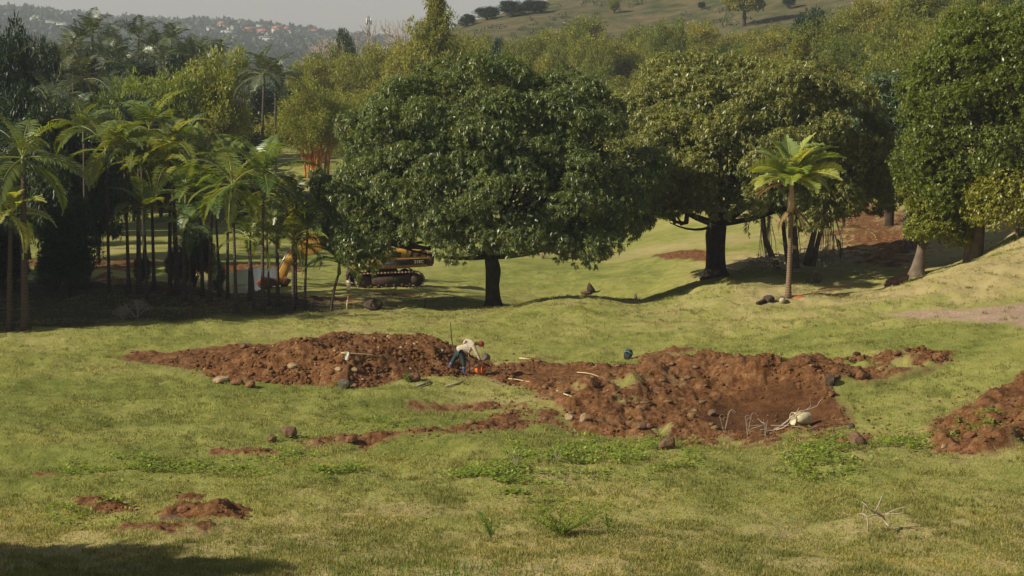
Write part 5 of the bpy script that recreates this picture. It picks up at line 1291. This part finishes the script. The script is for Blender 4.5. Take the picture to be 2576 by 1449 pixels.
def pandanus():
    p = ghit(2010, 676, 104)
    o = thing('stilt_palm_clump', 'clump of leaning grey stems with hanging dead fronds behind the single palm', 'palm clump', p)
    ppm = FPX / p[1]
    def q(u, v, dy=0): r_ = at(u, v, p[1] + dy); return r_ - p
    for pts, r in [([(2030, 665), (2040, 620), (2052, 570), (2060, 520)], (.22, .17, .14, .13)), ([(2044, 668), (2055, 620), (2066, 575), (2072, 530)], (.17, .14, .12, .11)), ([(2003, 672), (2001, 620), (1999, 560), (1996, 500)], (.2, .16, .12, .1)), ([(1958, 678), (1940, 640), (1925, 600), (1918, 540)], (.2, .17, .14, .12)), ([(1985, 675), (1975, 610), (1968, 540)], (.15, .12, .1))]:
        mk('stem', Acc().tube([q(u, v, .3 * math.sin(u)) for u, v in pts], r, 9).mesh('stem', M['bark_pale'], True), o)
    rng = np.random.default_rng(8)
    for u0, v0 in [(2085, 515), (2072, 500), (2096, 530), (1918, 530), (1935, 540), (2002, 520)]:
        a = Acc()
        for k in range(7): 
            uu = u0 + rng.normal(0, 9); a.tube([q(u0, v0), q(uu, v0 + 70, .2), q(uu + rng.normal(0, 4), 655 + rng.normal(0, 10), .3)], [.02, .018, .012], 4)
        mk('hanging_stalks', a.mesh('hanging_stalks', M['twig']), o)
    for k, (u0, v0) in enumerate([(2065, 505), (1998, 490), (1918, 525)]):
        a = Acc()
        for j in range(9): frond(a, q(u0, v0), j * .8 + k, .9 - .15 * j, 2.3, rng, droop=1.6, pairs=26, llen=.6)
        mk('crown', a.mesh('crown', M['palm']), o)
    a = Acc(); frond(a, q(2100, 590), -.6, -1.2, 1.4, rng, droop=.3, pairs=24, llen=.35); mk('dead_frond', a.mesh('dead_frond', M['dark']), o)
    # debris under the clump
    a = Acc()
    for k in range(170):
        uu = rng.uniform(1895, 2100); vv = 660 + rng.normal(0, 8) + (12 if uu < 1990 else -4); g = ghit(uu, vv, 101); e = unit(rng.normal(0, 1, 3) * [1, 1, .35]) * rng.uniform(.3, 1.1)
        s0 = np.array([g[0], g[1], gz(g[0], g[1]) + rng.uniform(.02, .35)]) - p
        a.tube([s0, s0 + e * .5 + [0, 0, .08], s0 + e], [.03, .028, .012], 4)
    mk('debris', a.mesh('debris', M['twig_pink']), None, p, 'pile of dry sticks and stalks under the stilt palm clump', 'debris', None, 'stuff')
pandanus()
# palm foot: log, fallen sheath, dry frond
M['sheath'] = simple('fallen_sheath', (.30, .09, .035), .5, .3, 3); M['log_end'] = simple('log_end', (.45, .38, .25), .8, .2, 12)
p = ghit(1966, 760); o = thing('cut_log', 'short cut log with a pale end at the single palm foot', 'log', p + [0, 0, .1])
mk('log', Acc().tube([(0, -.22, 0), (.05, .3, 0)], .14, 12).mesh('log', M['bark_pale'], True), o)
mk('cut_face', Acc().tube([(0, -.225, 0), (0, -.235, 0)], .13, 12).mesh('cut_face', M['log_end']), o)
stick('long dark log lying left of the single palm', [(1905, 768), (1925, 760), (1945, 756)], [.08, .1, .11], 'bark', 'fallen_log', 'log', .08)
p = ghit(1993, 753); a = Acc()
for i in range(9):
    t = i / 8; w_ = .16 * math.sin(PI * min(1, t * 1.1 + .12)) + .02
    for j in range(5): th = PI * (j / 4); a.v.append(np.array([[t * 1.05, -.05 + w_ * math.cos(th), w_ * math.sin(th) * .9]])); a.a.append(np.array([.5])); a.n += 1
a.q.append(np.array([[i * 5 + j, i * 5 + j + 1, i * 5 + j + 6, i * 5 + j + 5] for i in range(8) for j in range(4)]))
mk('fallen_sheath', a.mesh('fallen_sheath', M['sheath'], True), None, p + [0, 0, .02], 'curled reddish-brown palm sheath fallen at the palm foot', 'palm sheath')
p = ghit(2050, 742); a = Acc(); frond(a, np.zeros(3), .5, .15, 1.6, np.random.default_rng(4), droop=.3, pairs=30, llen=.4, stiff=.1, vee=.1)
mk('fallen_frond', a.mesh('fallen_frond', M['palm_dry']), None, p + [0, 0, .12], 'dry pale palm frond lying on the grass right of the sheath', 'palm frond')
p = ghit(2190, 600, 110); a = Acc(); frond(a, np.zeros(3), 2.3, .5, 2.4, np.random.default_rng(5), droop=.8, pairs=26, llen=.4, stiff=.5)
mk('fallen_frond', a.mesh('fallen_frond', M['palm_dry']), None, p + [.3, 0, .15], 'brown dry frond fallen on the red slope', 'palm frond')
# bank roots near the buttressed tree
a = Acc(); rng = np.random.default_rng(91); p = ghit(2290, 590, 108)
for k in range(13):
    u0 = rng.uniform(2262, 2300); v0 = rng.uniform(500, 560); pts = []
    for j in range(6):
        g = ghit(u0 + rng.normal(0, 6), min(v0 + j * 18, 640), 108); pts.append(np.array([g[0], g[1] - .1, g[2] + .12]) - p)
    a.tube(pts, [.03, .05, .04, .04, .03, .02], 5)
mk('exposed_roots', a.mesh('exposed_roots', M['bark_pale']), None, p, 'tangle of exposed grey roots on the red bank beside the buttressed tree', 'roots')

# ================================================================ stone terrace wall, small house, mast
def wall():
    m, t, b = new_mat('dry_stone')
    br = N(t, "ShaderNodeTexBrick", Scale=1.0); br.inputs["Brick Width"].default_value = .7; br.inputs["Row Height"].default_value = .3; br.inputs["Mortar Size"].default_value = .04
    br.inputs["Color1"].default_value = (.32, .27, .20, 1); br.inputs["Color2"].default_value = (.20, .16, .12, 1); br.inputs["Mortar"].default_value = (.06, .05, .04, 1)
    tc = t.nodes.new("ShaderNodeTexCoord"); mp = N(t, "ShaderNodeMapping"); mp.inputs["Rotation"].default_value = (PI / 2, 0, 0); L(t, tc.outputs["Object"], mp.inputs[0]); L(t, mp.outputs[0], br.inputs[0])
    L(t, br.outputs[0], b.inputs["Base Color"]); b.inputs["Roughness"].default_value = .95; bump(t, b, noise(t, 6, 5, .7), 1, .08)
    Y = 172; p = at(372, 570, Y); p[2] = gz(p[0], Y) - .3
    o = thing('stone_wall', 'rough stone terrace wall seen between the grove trunks', 'wall', p)
    k = Y / FPX
    prof = lambda pts: [((u - 372) * k, (570 - v) * k) for u, v in pts]
    mk('near_face', Acc().prism(prof([(358, 590), (366, 492), (372, 482), (402, 492), (402, 590)]), -.6, 1.2).mesh('near_face', m), o)
    mk('long_face', Acc().prism(prof([(402.2, 590), (402.2, 492), (470, 498), (560, 500), (560, 590)]), 0, 1.6).mesh('long_face', m), o)
    mk('turf_top', Acc().prism(prof([(368, 482.5), (400, 474), (470, 478), (562, 486), (562, 500.4), (470, 498.4), (402, 492.4), (372, 482.4)]), -.4, 6).mesh('turf_top', M['ground']), o)
wall()
white = simple('house_white', (.6, .57, .5), .8, .1, 2); rf = simple('thatch', (.10, .075, .06), .9, .3, 3); dk = simple('house_window', (.03, .03, .035), .3, .1, 1)
p = at(75, 350, 156); p[2] = gz(p[0], 156)
o = thing('small_house', 'small white house mostly hidden behind the left palms', 'house', p, .2); hh = at(70, 232, 148)[2] - p[2]
mk('wall', Acc().box((0, 0, hh * .4), (4.2, 4, hh * .8)).mesh('wall', white), o)
mk('roof', Acc().add([(-2.6, -2.5, hh * .8), (2.6, -2.5, hh * .8), (2.6, 2.5, hh * .8), (-2.6, 2.5, hh * .8), (0, 0, hh * 1.02)], [[0, 3, 2, 1]], [[0, 1, 4], [1, 2, 4], [2, 3, 4], [3, 0, 4]]).mesh('roof', rf), o)
for dx in (-1.1, 1.1): mk('window', Acc().box((dx, -2.03, hh * .45), (.8, .08, 1.1)).mesh('window', dk), o)
p = at(928, 200, 700); p[2] = gz(p[0], 700) - 1; H = at(928, 42, 700)[2] - p[2]; k_ = 1
st = simple('mast_steel', (.2, .2, .2), .5, .1, 1, .5)
o = thing('radio_mast', 'slender radio mast rising above the trees against the sky', 'mast', p)
a = Acc()
for i in range(3):
    th = i * 2.094; a.tube([(1.0 * math.cos(th), 1.0 * math.sin(th), 0), (.35 * math.cos(th), .35 * math.sin(th), H)], .14, 5)
for z in np.arange(0, H, 1.6):
    f = 1.0 - .65 * z / H; pts = [(f * math.cos(i * 2.094), f * math.sin(i * 2.094), z + (.8 if i % 2 else 0)) for i in range(4)]; a.tube(pts, .07, 4)
mk('lattice', a.mesh('lattice', st), o)
for i in range(3): mk('antenna', Acc().box((.9 * math.cos(i * 2.094), .9 * math.sin(i * 2.094), H - 1.6), (.45, .45, 2.2)).mesh('antenna', white), o)

# ================================================================ excavator
def excavator():
    yel, t, b = new_mat('digger_yellow')
    L(t, ramp(t, noise(t, 1.6, 6, .75), [(.30, (.16, .07, .02)), (.45, (.50, .27, .04)), (.8, (.60, .36, .07))]), b.inputs["Base Color"]); b.inputs["Roughness"].default_value = .5
    blk = simple('digger_black', (.022, .022, .024), .5, .3, 3); rust = simple('rusty_track', (.075, .045, .032), .8, .5, 5, .3); lit_paint = simple('lit_worn_shoe', (.22, .14, .10), .6, .4, 6, .3)  # worn shoes use a lightened rust, painting sun on the tracks
    red = simple('bucket_red', (.16, .055, .028), .5, .4, 3); glass = simple('cab_glass', (.03, .035, .04), .1, .1, 1, 0, 0, .8); dkr = simple('engine_dark', (.03, .025, .02), .8, .3, 4)
    silver = simple('cylinder_rod', (.55, .52, .45), .25, .1, 3, .8); wht = simple('number_white', (.7, .68, .6), .6, .1, 3)
    p = ghit(968, 719, 108); o = thing('excavator', 'yellow crawler excavator with a black side stripe, parked behind the mango tree', 'excavator', p, math.radians(198))
    def part(nm, a, m_, par=None, bev=0, sm=False):
        q = mk(nm, a.mesh(nm, m_, sm), par or o)
        if bev: bevel(q, bev)
        return q
    for s_ in (1, -1):
        y = 1.12 * s_; a = Acc(); Rr = .42; hl = 1.48; per = 4 * hl + 2 * PI * Rr; ns = 44
        for k in range(ns):
            d = k / ns * per
            if d < 2 * hl: c = (-hl + d, .86); ang = 0
            elif d < 2 * hl + PI * Rr: th = (d - 2 * hl) / Rr; c = (hl + Rr * math.sin(th), .44 + Rr * math.cos(th)); ang = th
            elif d < 4 * hl + PI * Rr: c = (hl - (d - 2 * hl - PI * Rr), .02); ang = PI
            else: th = (d - 4 * hl - PI * Rr) / Rr; c = (-hl - Rr * math.sin(th), .44 - Rr * math.cos(th)); ang = PI + th
            cs, sn = math.cos(-ang), math.sin(-ang); rot = np.array([[cs, 0, -sn], [0, 1, 0], [sn, 0, cs]])
            a.box((c[0], y, c[1]), (per / ns * .9, .5, .05), rot); a.box(np.array([c[0], y, c[1]]) + rot @ np.array([.03, 0, .04]), (.02, .5, .04), rot)
        tr = part('track', a, lit_paint)
        part('track_frame', Acc().prism([(-1.5, .16), (1.5, .16), (1.45, .66), (-1.45, .66)], y - .2, y + .2), rust, tr)
        part('sprocket', Acc().tube([(-1.48, y - .22, .44), (-1.48, y + .22, .44)], .34, 14), rust, tr); part('idler', Acc().tube([(1.48, y - .22, .44), (1.48, y + .22, .44)], .34, 14), rust, tr)
        for k in range(6): part('roller', Acc().tube([(-1.1 + k * .44, y - .23, .17), (-1.1 + k * .44, y + .23, .17)], .1, 9), rust, tr)
    part('undercarriage', Acc().box((0, 0, .62), (1.6, 2.0, .4)).tube([(0, 0, .78), (0, 0, 1.1)], [.75, .62], 18), rust)
    body = part('body', Acc().prism([(-2.1, 1.12), (1.9, 1.06), (1.9, 1.3), (.9, 1.62), (.7, 1.62), (-2.1, 1.62)], -1.22, 1.22), yel, bev=.03)
    part('side_stripe', Acc().prism([(-2.12, 1.28), (.62, 1.22), (.1, 1.5), (-.3, 1.58), (-2.12, 1.58)], 1.224, 1.24), blk)
    part('red_line', Acc().prism([(-1.3, 1.262), (.55, 1.215), (.5, 1.245), (-1.3, 1.29)], 1.242, 1.25), red)
    part('engine_hood', Acc().prism([(-2.05, 1.624), (.45, 1.624), (.3, 2.02), (.0, 2.1), (-1.9, 2.1), (-2.05, 2.0)], -1.15, 1.18), yel, bev=.05)
    for x0, w_ in ((-.3, .62), (-1.2, .22), (-1.62, .3)): part('vent_panel', Acc().box((x0, 1.185, 1.84), (w_, .02, .28)), dkr)
    part('door_gap', Acc().box((-.95, 1.186, 1.86), (.025, .015, .44)), dkr)
    part('counterweight', Acc().prism([(-2.104, 1.14), (-2.104, 2.0), (-2.35, 1.9), (-2.52, 1.7), (-2.5, 1.3), (-2.4, 1.14)], -1.22, 1.22), simple('counterweight_brown', (.16, .075, .035), .6, .4, 3), bev=.05)
    part('muffler', Acc().tube([(-1.0, -.2, 2.1), (-1.0, -.2, 2.45)], .1, 10), dkr); part('air_box', Acc().box((-1.25, .3, 2.2), (.9, .7, .18)), dkr); part('hood_glare_paint', Acc().box((-.4, .2, 2.18), (.6, .6, .14)), simple('painted_glare', (.7, .7, .72), .5, .1, 3), bev=.04)  # pale box on the hood paints the glare of its sunlit top
    cab = part('cab', Acc().prism([(.62, 1.64), (1.85, 1.3), (1.8, 2.0), (1.5, 2.85), (.66, 2.85)], .3, 1.18), yel, bev=.04)
    part('window', Acc().prism([(.75, 2.0), (1.7, 2.0), (1.42, 2.7), (.78, 2.7)], 1.185, 1.2), glass, cab); part('windscreen', Acc().prism([(1.83, 1.95), (1.87, 1.97), (1.57, 2.82), (1.53, 2.8)], .4, 1.08), glass, cab)
    part('boom', Acc().prism([(1.1, 1.5), (1.3, 1.3), (2.3, 2.3), (3.4, 2.75), (4.6, 1.95), (5.3, 1.5), (5.45, 1.75), (4.7, 2.5), (3.6, 3.25), (2.6, 3.0), (1.6, 2.2)], -.2, .2), yel, bev=.02)
    stk = part('stick', Acc().prism([(4.95, 2.15), (5.25, 2.3), (6.1, .75), (5.95, .25), (5.7, .3), (5.5, .8)], -.15, .15), yel, bev=.02)
    part('ram', Acc().tube([(5.35, .0, 2.2), (5.95, 0, 1.1)], .07, 9), silver, stk); part('ram_body', Acc().tube([(3.5, 0, 3.3), (4.5, 0, 2.75), (5.1, 0, 2.3)], .085, 9), yel)
    part('bucket', Acc().prism([(5.75, .35), (6.1, .6), (6.7, .75), (7.1, .45), (7.0, .15), (6.6, .1), (6.35, .28)], -.5, .5), red, bev=.02)
    for k in range(5): part('bucket_tooth', Acc().box((6.05 - .0, -.4 + k * .2, .33), (.3, .07, .07)), silver)
    part('orange_panel', Acc().prism([(5.3, .55), (5.65, .75), (5.9, .2), (5.6, .12)], .16, .3), red)
    cu = bpy.data.curves.new('number', 'FONT'); cu.body = '318C'; cu.size = .25; cu.extrude = .004; cu.align_x = 'CENTER'; cu.space_character = 1.05; cu.materials.append(wht)
    tmp = bpy.data.objects.new('number', cu); COL.objects.link(tmp); bpy.context.view_layer.update(); nm_ = bpy.data.meshes.new_from_object(tmp); bpy.data.objects.remove(tmp); nm_.name = 'number_plate'
    n_ = mk('number', nm_, o); n_.matrix_local = Matrix(((-1, 0, 0, -1.62), (0, 0, 1, 1.246), (0, 1, 0, 1.33), (0, 0, 0, 1)))
excavator()

# ================================================================ buckets and bag
def tub(name, label, cat, p, axis, Lg, r0, r1, mat, col_in=None, parts=True):
    """open tub lying on its side; axis points out of the mouth"""
    ax = Vector(axis).normalized(); q = ax.to_track_quat('Z', 'Y').to_matrix().to_4x4()
    o = thing(name, label, cat); o.matrix_world = Matrix.Translation(Vector([float(k) for k in p])) @ q
    n_ = 26; pr = [(0, 0), (r0 * .9, 0), (r0, .02), (r0 + (r1 - r0) * .5, Lg * .5), (r1, Lg), (r1 - .008, Lg), (r0 + (r1 - r0) * .5 - .01, Lg * .5), (r0 - .012, .03), (0, .02)]
    V = []; Q = []
    for i, (r, z) in enumerate(pr):
        for j in range(n_): th = j / n_ * 2 * PI; V.append((r * math.cos(th), r * math.sin(th), z))
    for i in range(len(pr) - 1):
        for j in range(n_): Q.append([i * n_ + j, i * n_ + (j + 1) % n_, (i + 1) * n_ + (j + 1) % n_, (i + 1) * n_ + j])
    mk('shell', Acc().add(V, Q).mesh('shell', mat, True), o)
    th = np.linspace(0, 2 * PI, 27)[:-1]; a = Acc(); rr = np.stack([np.cos(th) * r1, np.sin(th) * r1, th * 0 + Lg], 1); a.tube(np.vstack([rr, rr[:1]]), .012, 6, cap=False)
    mk('rim', a.mesh('rim', mat, True), o)
    if parts:
        t = np.linspace(0, PI, 14); a = Acc().tube(np.stack([np.cos(t) * r1, np.sin(t) * r1 * .25 - .3 * 0, Lg * .93 + np.sin(t) * r1 * .9], 1), .004, 5); mk('handle', a.mesh('handle', M['twig']), o)
    return o
m, t, b = new_mat('orange_plastic'); L(t, ramp(t, noise(t, 5, 4, .6), [(.35, (.55, .10, .02)), (.7, (.85, .26, .07))]), b.inputs["Base Color"]); b.inputs["Roughness"].default_value = .4; b.inputs["Subsurface Weight"].default_value = .2; M['orange'] = m
m, t, b = new_mat('cream_plastic'); tc = t.nodes.new("ShaderNodeTexCoord"); sp = t.nodes.new("ShaderNodeSeparateXYZ"); L(t, tc.outputs["Generated"], sp.inputs[0])
L(t, ramp(t, noise(t, 3, 5, .7), [(.32, (.42, .25, .10)), (.5, (.62, .56, .34)), (.8, (.70, .66, .46))]), b.inputs["Base Color"]); b.inputs["Roughness"].default_value = .45; M['cream'] = m
PER = ghit(1168, 940)   # where the worker stands
g = ghit(1200, 942); tub('orange_bucket', 'orange plastic bucket tipped on its side in front of the worker', 'bucket', [g[0] - .02, g[1], gz(g[0], g[1]) + .17], (.80, -.52, .12), .34, .125, .165, M['orange'])
g = ghit(2036, 1070); tub('plastic_drum', 'stained cream plastic drum lying open on the smooth dug soil', 'drum', [g[0], g[1], gz(g[0], g[1]) + .24], (-.93, -.36, .03), .62, .205, .215, M['cream'], parts=False)
def bag():
    p = ghit(1580, 905); blk = simple('bag_black', (.02, .022, .026), .6, .3, 8); teal = simple('bag_teal', (.06, .26, .30), .6, .2, 8)
    o = thing('backpack', 'black bag with teal trim leaning on the turf behind the dug bank', 'bag', p)
    V, F = IC3; V = V.copy(); V = np.sign(V) * np.abs(V) ** .75; V *= (1 + .09 * noise3(V * 2.4, 5))[:, None]; V = V * [.17, .12, .2]; V[:, 0] *= 1 + .5 * V[:, 2]; V[:, 0] += V[:, 2] * .15
    mk('sack', nmesh('sack', V + [0, 0, .2], None, F, blk, None, True), o)
    mk('pocket', nmesh('pocket', V * [.62, .5, .5] + [.02, -.09, .13], None, F, blk, None, True), o)
    mk('teal_trim', Acc().tube([(-.16, -.11, .33), (-.05, -.15, .37), (.06, -.15, .3), (.15, -.12, .24), (.19, -.08, .27)], [.018, .02, .025, .03, .02], 7).mesh('teal_trim', teal, True), o)
    mk('strap', Acc().tube([(-.08, -.05, .38), (0, -.02, .46), (.1, -.02, .42), (.13, -.03, .36)], .012, 6).mesh('strap', blk, True), o)
bag()

# ================================================================ worker
def skin_obj(name, pts, edges, rad, mat, parent, root=0, sub=2):
    me = bpy.data.meshes.new(name); me.from_pydata([tuple(map(float, q)) for q in pts], edges, []); me.materials.append(mat)
    q = mk(name, me, parent); m_ = q.modifiers.new("skin", 'SKIN'); m_.use_smooth_shade = True
    if not me.skin_vertices: raise RuntimeError('skin layer')
    for k, sv in enumerate(me.skin_vertices[0].data):
        r = rad[k]; sv.radius = (r, r) if not hasattr(r, '__len__') else r; sv.use_root = k == root
    s_ = q.modifiers.new("sub", 'SUBSURF'); s_.levels = sub; s_.render_levels = sub
    return q
def worker():
    def fabric(nm, col, var=.12):
        m, t, b = new_mat(nm); c = np.array(col)
        tc = t.nodes.new("ShaderNodeTexCoord"); mp = N(t, "ShaderNodeMapping"); mp.inputs["Scale"].default_value = (6, 8, 16); L(t, tc.outputs["Object"], mp.inputs[0])
        f = noise(t, 1.2, 3, .6, vec=mp.outputs[0])
        L(t, ramp(t, f, [(.3, tuple(c * (1 - var))), (.7, tuple(np.minimum(c * (1 + var), 1)))]), b.inputs["Base Color"]); b.inputs["Roughness"].default_value = .85; b.inputs["Specular IOR Level"].default_value = .2
        bump(t, b, f, .8, .03); return m
    skin = simple('skin', (.09, .045, .028), .5, .15, 10); shirt = fabric('cream_shirt', (.46, .38, .30)); tr = fabric('dark_trousers', (.03, .045, .048), .3); boot = simple('blue_boot', (.07, .08, .19), .35, .2, 5); capm = fabric('red_cap', (.24, .04, .045))
    p = ghit(1164, 942); p[2] = gz(p[0], p[1])
    o = thing('person', 'bending worker in cream shirt and red cap reaching into a bucket', 'person', p + [0, 0, .0])
    J = {'pel': (-.11, 0, .90), 'wst': (.06, 0, 1.0), 'chs': (.30, 0, 1.09), 'nck0': (.43, 0, 1.15), 'nck': (.52, 0, 1.17), 'hd0': (.60, 0, 1.16), 'hd': (.67, 0, 1.13), 'chin': (.70, 0, 1.05), 'nose': (.775, 0, 1.075),
         'sR': (.39, -.17, 1.09), 'eR': (.55, -.23, .80), 'wR': (.66, -.21, .55), 'pR': (.695, -.21, .48), 'sL': (.38, .17, 1.15), 'eL': (.12, .33, 1.25), 'wL': (.02, .20, 1.09), 'pL': (-.02, .15, 1.06),
         'hR': (-.06, -.09, .86), 'kR': (.03, -.11, .49), 'aR': (.04, -.11, .10), 'tR': (.15, -.13, .045), 'hL': (-.12, .09, .87), 'kL': (-.32, .12, .54), 'aL': (-.52, .13, .19), 'tL': (-.42, .13, .05)}
    # fingers of the reaching hand curl downwards to the bucket rim
    F = []
    for k, (dy, ln) in enumerate([(-.033, .068), (-.011, .078), (.011, .074), (.032, .058)]):
        b0 = (.715, -.21 + dy, .445); F += [(b0, (.735, -.21 + dy * 1.2, .445 - ln * .5), (.728, -.21 + dy * 1.25, .445 - ln))]
    F.append(((.68, -.165, .475), (.665, -.145, .44), (.675, -.14, .41)))
    G = [((-.05, .15 + dy, 1.05), (-.08, .14 + dy, 1.03), (-.10, .13 + dy, 1.0)) for dy in (-.03, -.01, .01, .03)] + [((-.01, .11, 1.07), (-.03, .09, 1.06), (-.05, .08, 1.04))]
    names = list(J); pts = [J[k] for k in names]; idx = {k: i for i, k in enumerate(names)}
    rad = dict(pel=(.12, .15), wst=(.12, .14), chs=(.13, .16), nck0=(.07, .10), nck=.055, hd0=.075, hd=.098, chin=.06, nose=.018, sR=.055, eR=.042, wR=.028, pR=(.022, .04), sL=.055, eL=.042, wL=.028, pL=(.022, .04), hR=.085, kR=.058, aR=.038, tR=.032, hL=.085, kL=.058, aL=.038, tL=.032)
    rad = [rad[k] for k in names]
    E = [('pel', 'wst'), ('wst', 'chs'), ('chs', 'nck0'), ('nck0', 'nck'), ('nck', 'hd0'), ('hd0', 'hd'), ('hd', 'chin'), ('hd', 'nose'), ('chs', 'sR'), ('sR', 'eR'), ('eR', 'wR'), ('wR', 'pR'), ('chs', 'sL'), ('sL', 'eL'), ('eL', 'wL'), ('wL', 'pL'), ('pel', 'hR'), ('hR', 'kR'), ('kR', 'aR'), ('aR', 'tR'), ('pel', 'hL'), ('hL', 'kL'), ('kL', 'aL'), ('aL', 'tL')]
    E = [(idx[a_], idx[b_]) for a_, b_ in E]
    for hand, root_ in ((F, 'pR'), (G, 'pL')):
        for ch in hand:
            prev = idx[root_]
            for j, q in enumerate(ch): pts.append(q); rad.append([.010, .009, .007][j]); E.append((prev, len(pts) - 1)); prev = len(pts) - 1
    skin_obj('body', pts, E, rad, skin, o)
    skin_obj('shirt', [(-.19, 0, .86), (-.10, 0, .93), (.08, 0, .985), (.20, 0, 1.0), (.34, 0, 1.09), (.46, 0, 1.155), J['sR'], (.46, -.21, .96), J['eR'], (.60, -.22, .69), (.65, -.21, .575), J['sL'], (.25, .27, 1.21), J['eL'], (.07, .27, 1.17), (.03, .21, 1.10)],
             [(0, 1), (1, 2), (2, 3), (3, 4), (4, 5), (4, 6), (6, 7), (7, 8), (8, 9), (9, 10), (4, 11), (11, 12), (12, 13), (13, 14), (14, 15)],
             [(.13, .16), (.165, .185), (.17, .185), (.17, .185), (.16, .19), (.09, .11), .085, .07, .06, .055, .045, .085, .07, .065, .055, .045], shirt, o, 2)
    skin_obj('trousers', [(-.13, 0, .88), (-.05, -.09, .82), (.02, -.11, .62), (.045, -.11, .44), (.05, -.11, .30), (-.16, .09, .82), (-.26, .11, .66), (-.345, .12, .52), (-.42, .125, .40)], [(0, 1), (1, 2), (2, 3), (3, 4), (0, 5), (5, 6), (6, 7), (7, 8)], [(.14, .165), .12, .105, .09, .085, .12, .105, .09, .08], tr, o)
    for c in ([(.05, -.11, .34), (.05, -.11, .2), (.05, -.11, .08), (.12, -.12, .05), (.19, -.13, .045)], [(-.38, .12, .46), (-.46, .13, .32), (-.545, .13, .19), (-.50, .13, .10), (-.42, .13, .04)]):
        skin_obj('boot', c, [(k, k + 1) for k in range(4)], [.088, .075, .06, .052, .042], boot, o)
    # cap
    a = Acc(); V, Fq = IC3; k_ = V[:, 2] > -.15; Vh = V.copy(); Vh[:, 2] = np.maximum(Vh[:, 2], -.15)
    tiltm = np.array(Matrix.Rotation(math.radians(48), 3, 'Y')); C0 = np.array([.685, 0, 1.145])
    a.add((Vh * [.125, .118, .115]) @ tiltm.T + C0, None, Fq)
    mk('cap', a.mesh('cap', capm, True), o)
    a = Acc().add((V * [.085, .07, .012] + [.13, 0, -.02]) @ tiltm.T + C0, None, Fq); mk('cap_brim', a.mesh('cap_brim', capm, True), o)
    for dy in (-.035, .035): mk('eye', nmesh('eye', V * .012 + [.755, dy, 1.10], None, Fq, M['tagwhite'], None, True), o)
worker()
g = ghit(1183, 941)
mk('tool_handle', Acc().tube([(0, 0, -.05), (-.03, .02, .4), (-.07, .05, .74)], [.02, .018, .016], 7).mesh('tool_handle', simple('handle_wood', (.25, .13, .07), .6, .2, 5), True), None, g, 'brown wooden tool handle standing in the soil behind the worker', 'tool handle')
# ================================================================ air
def build_haze():
    me = Acc().box((0, 1950, 26), (4400, 4100, 104)).mesh('haze', None)
    m = bpy.data.materials.new('haze'); m.use_nodes = True; t = m.node_tree
    t.nodes.remove(t.nodes["Principled BSDF"])
    v = N(t, "ShaderNodeVolumePrincipled", Density=.00021, Anisotropy=.1)
    v.inputs["Color"].default_value = (.80, .86, .95, 1)
    L(t, v.outputs[0], t.nodes["Material Output"].inputs["Volume"])
    me.materials.append(m)
    mk('haze', me, kind='stuff', label='thin bluish morning air fading the far valley and town', cat='haze')
build_haze()
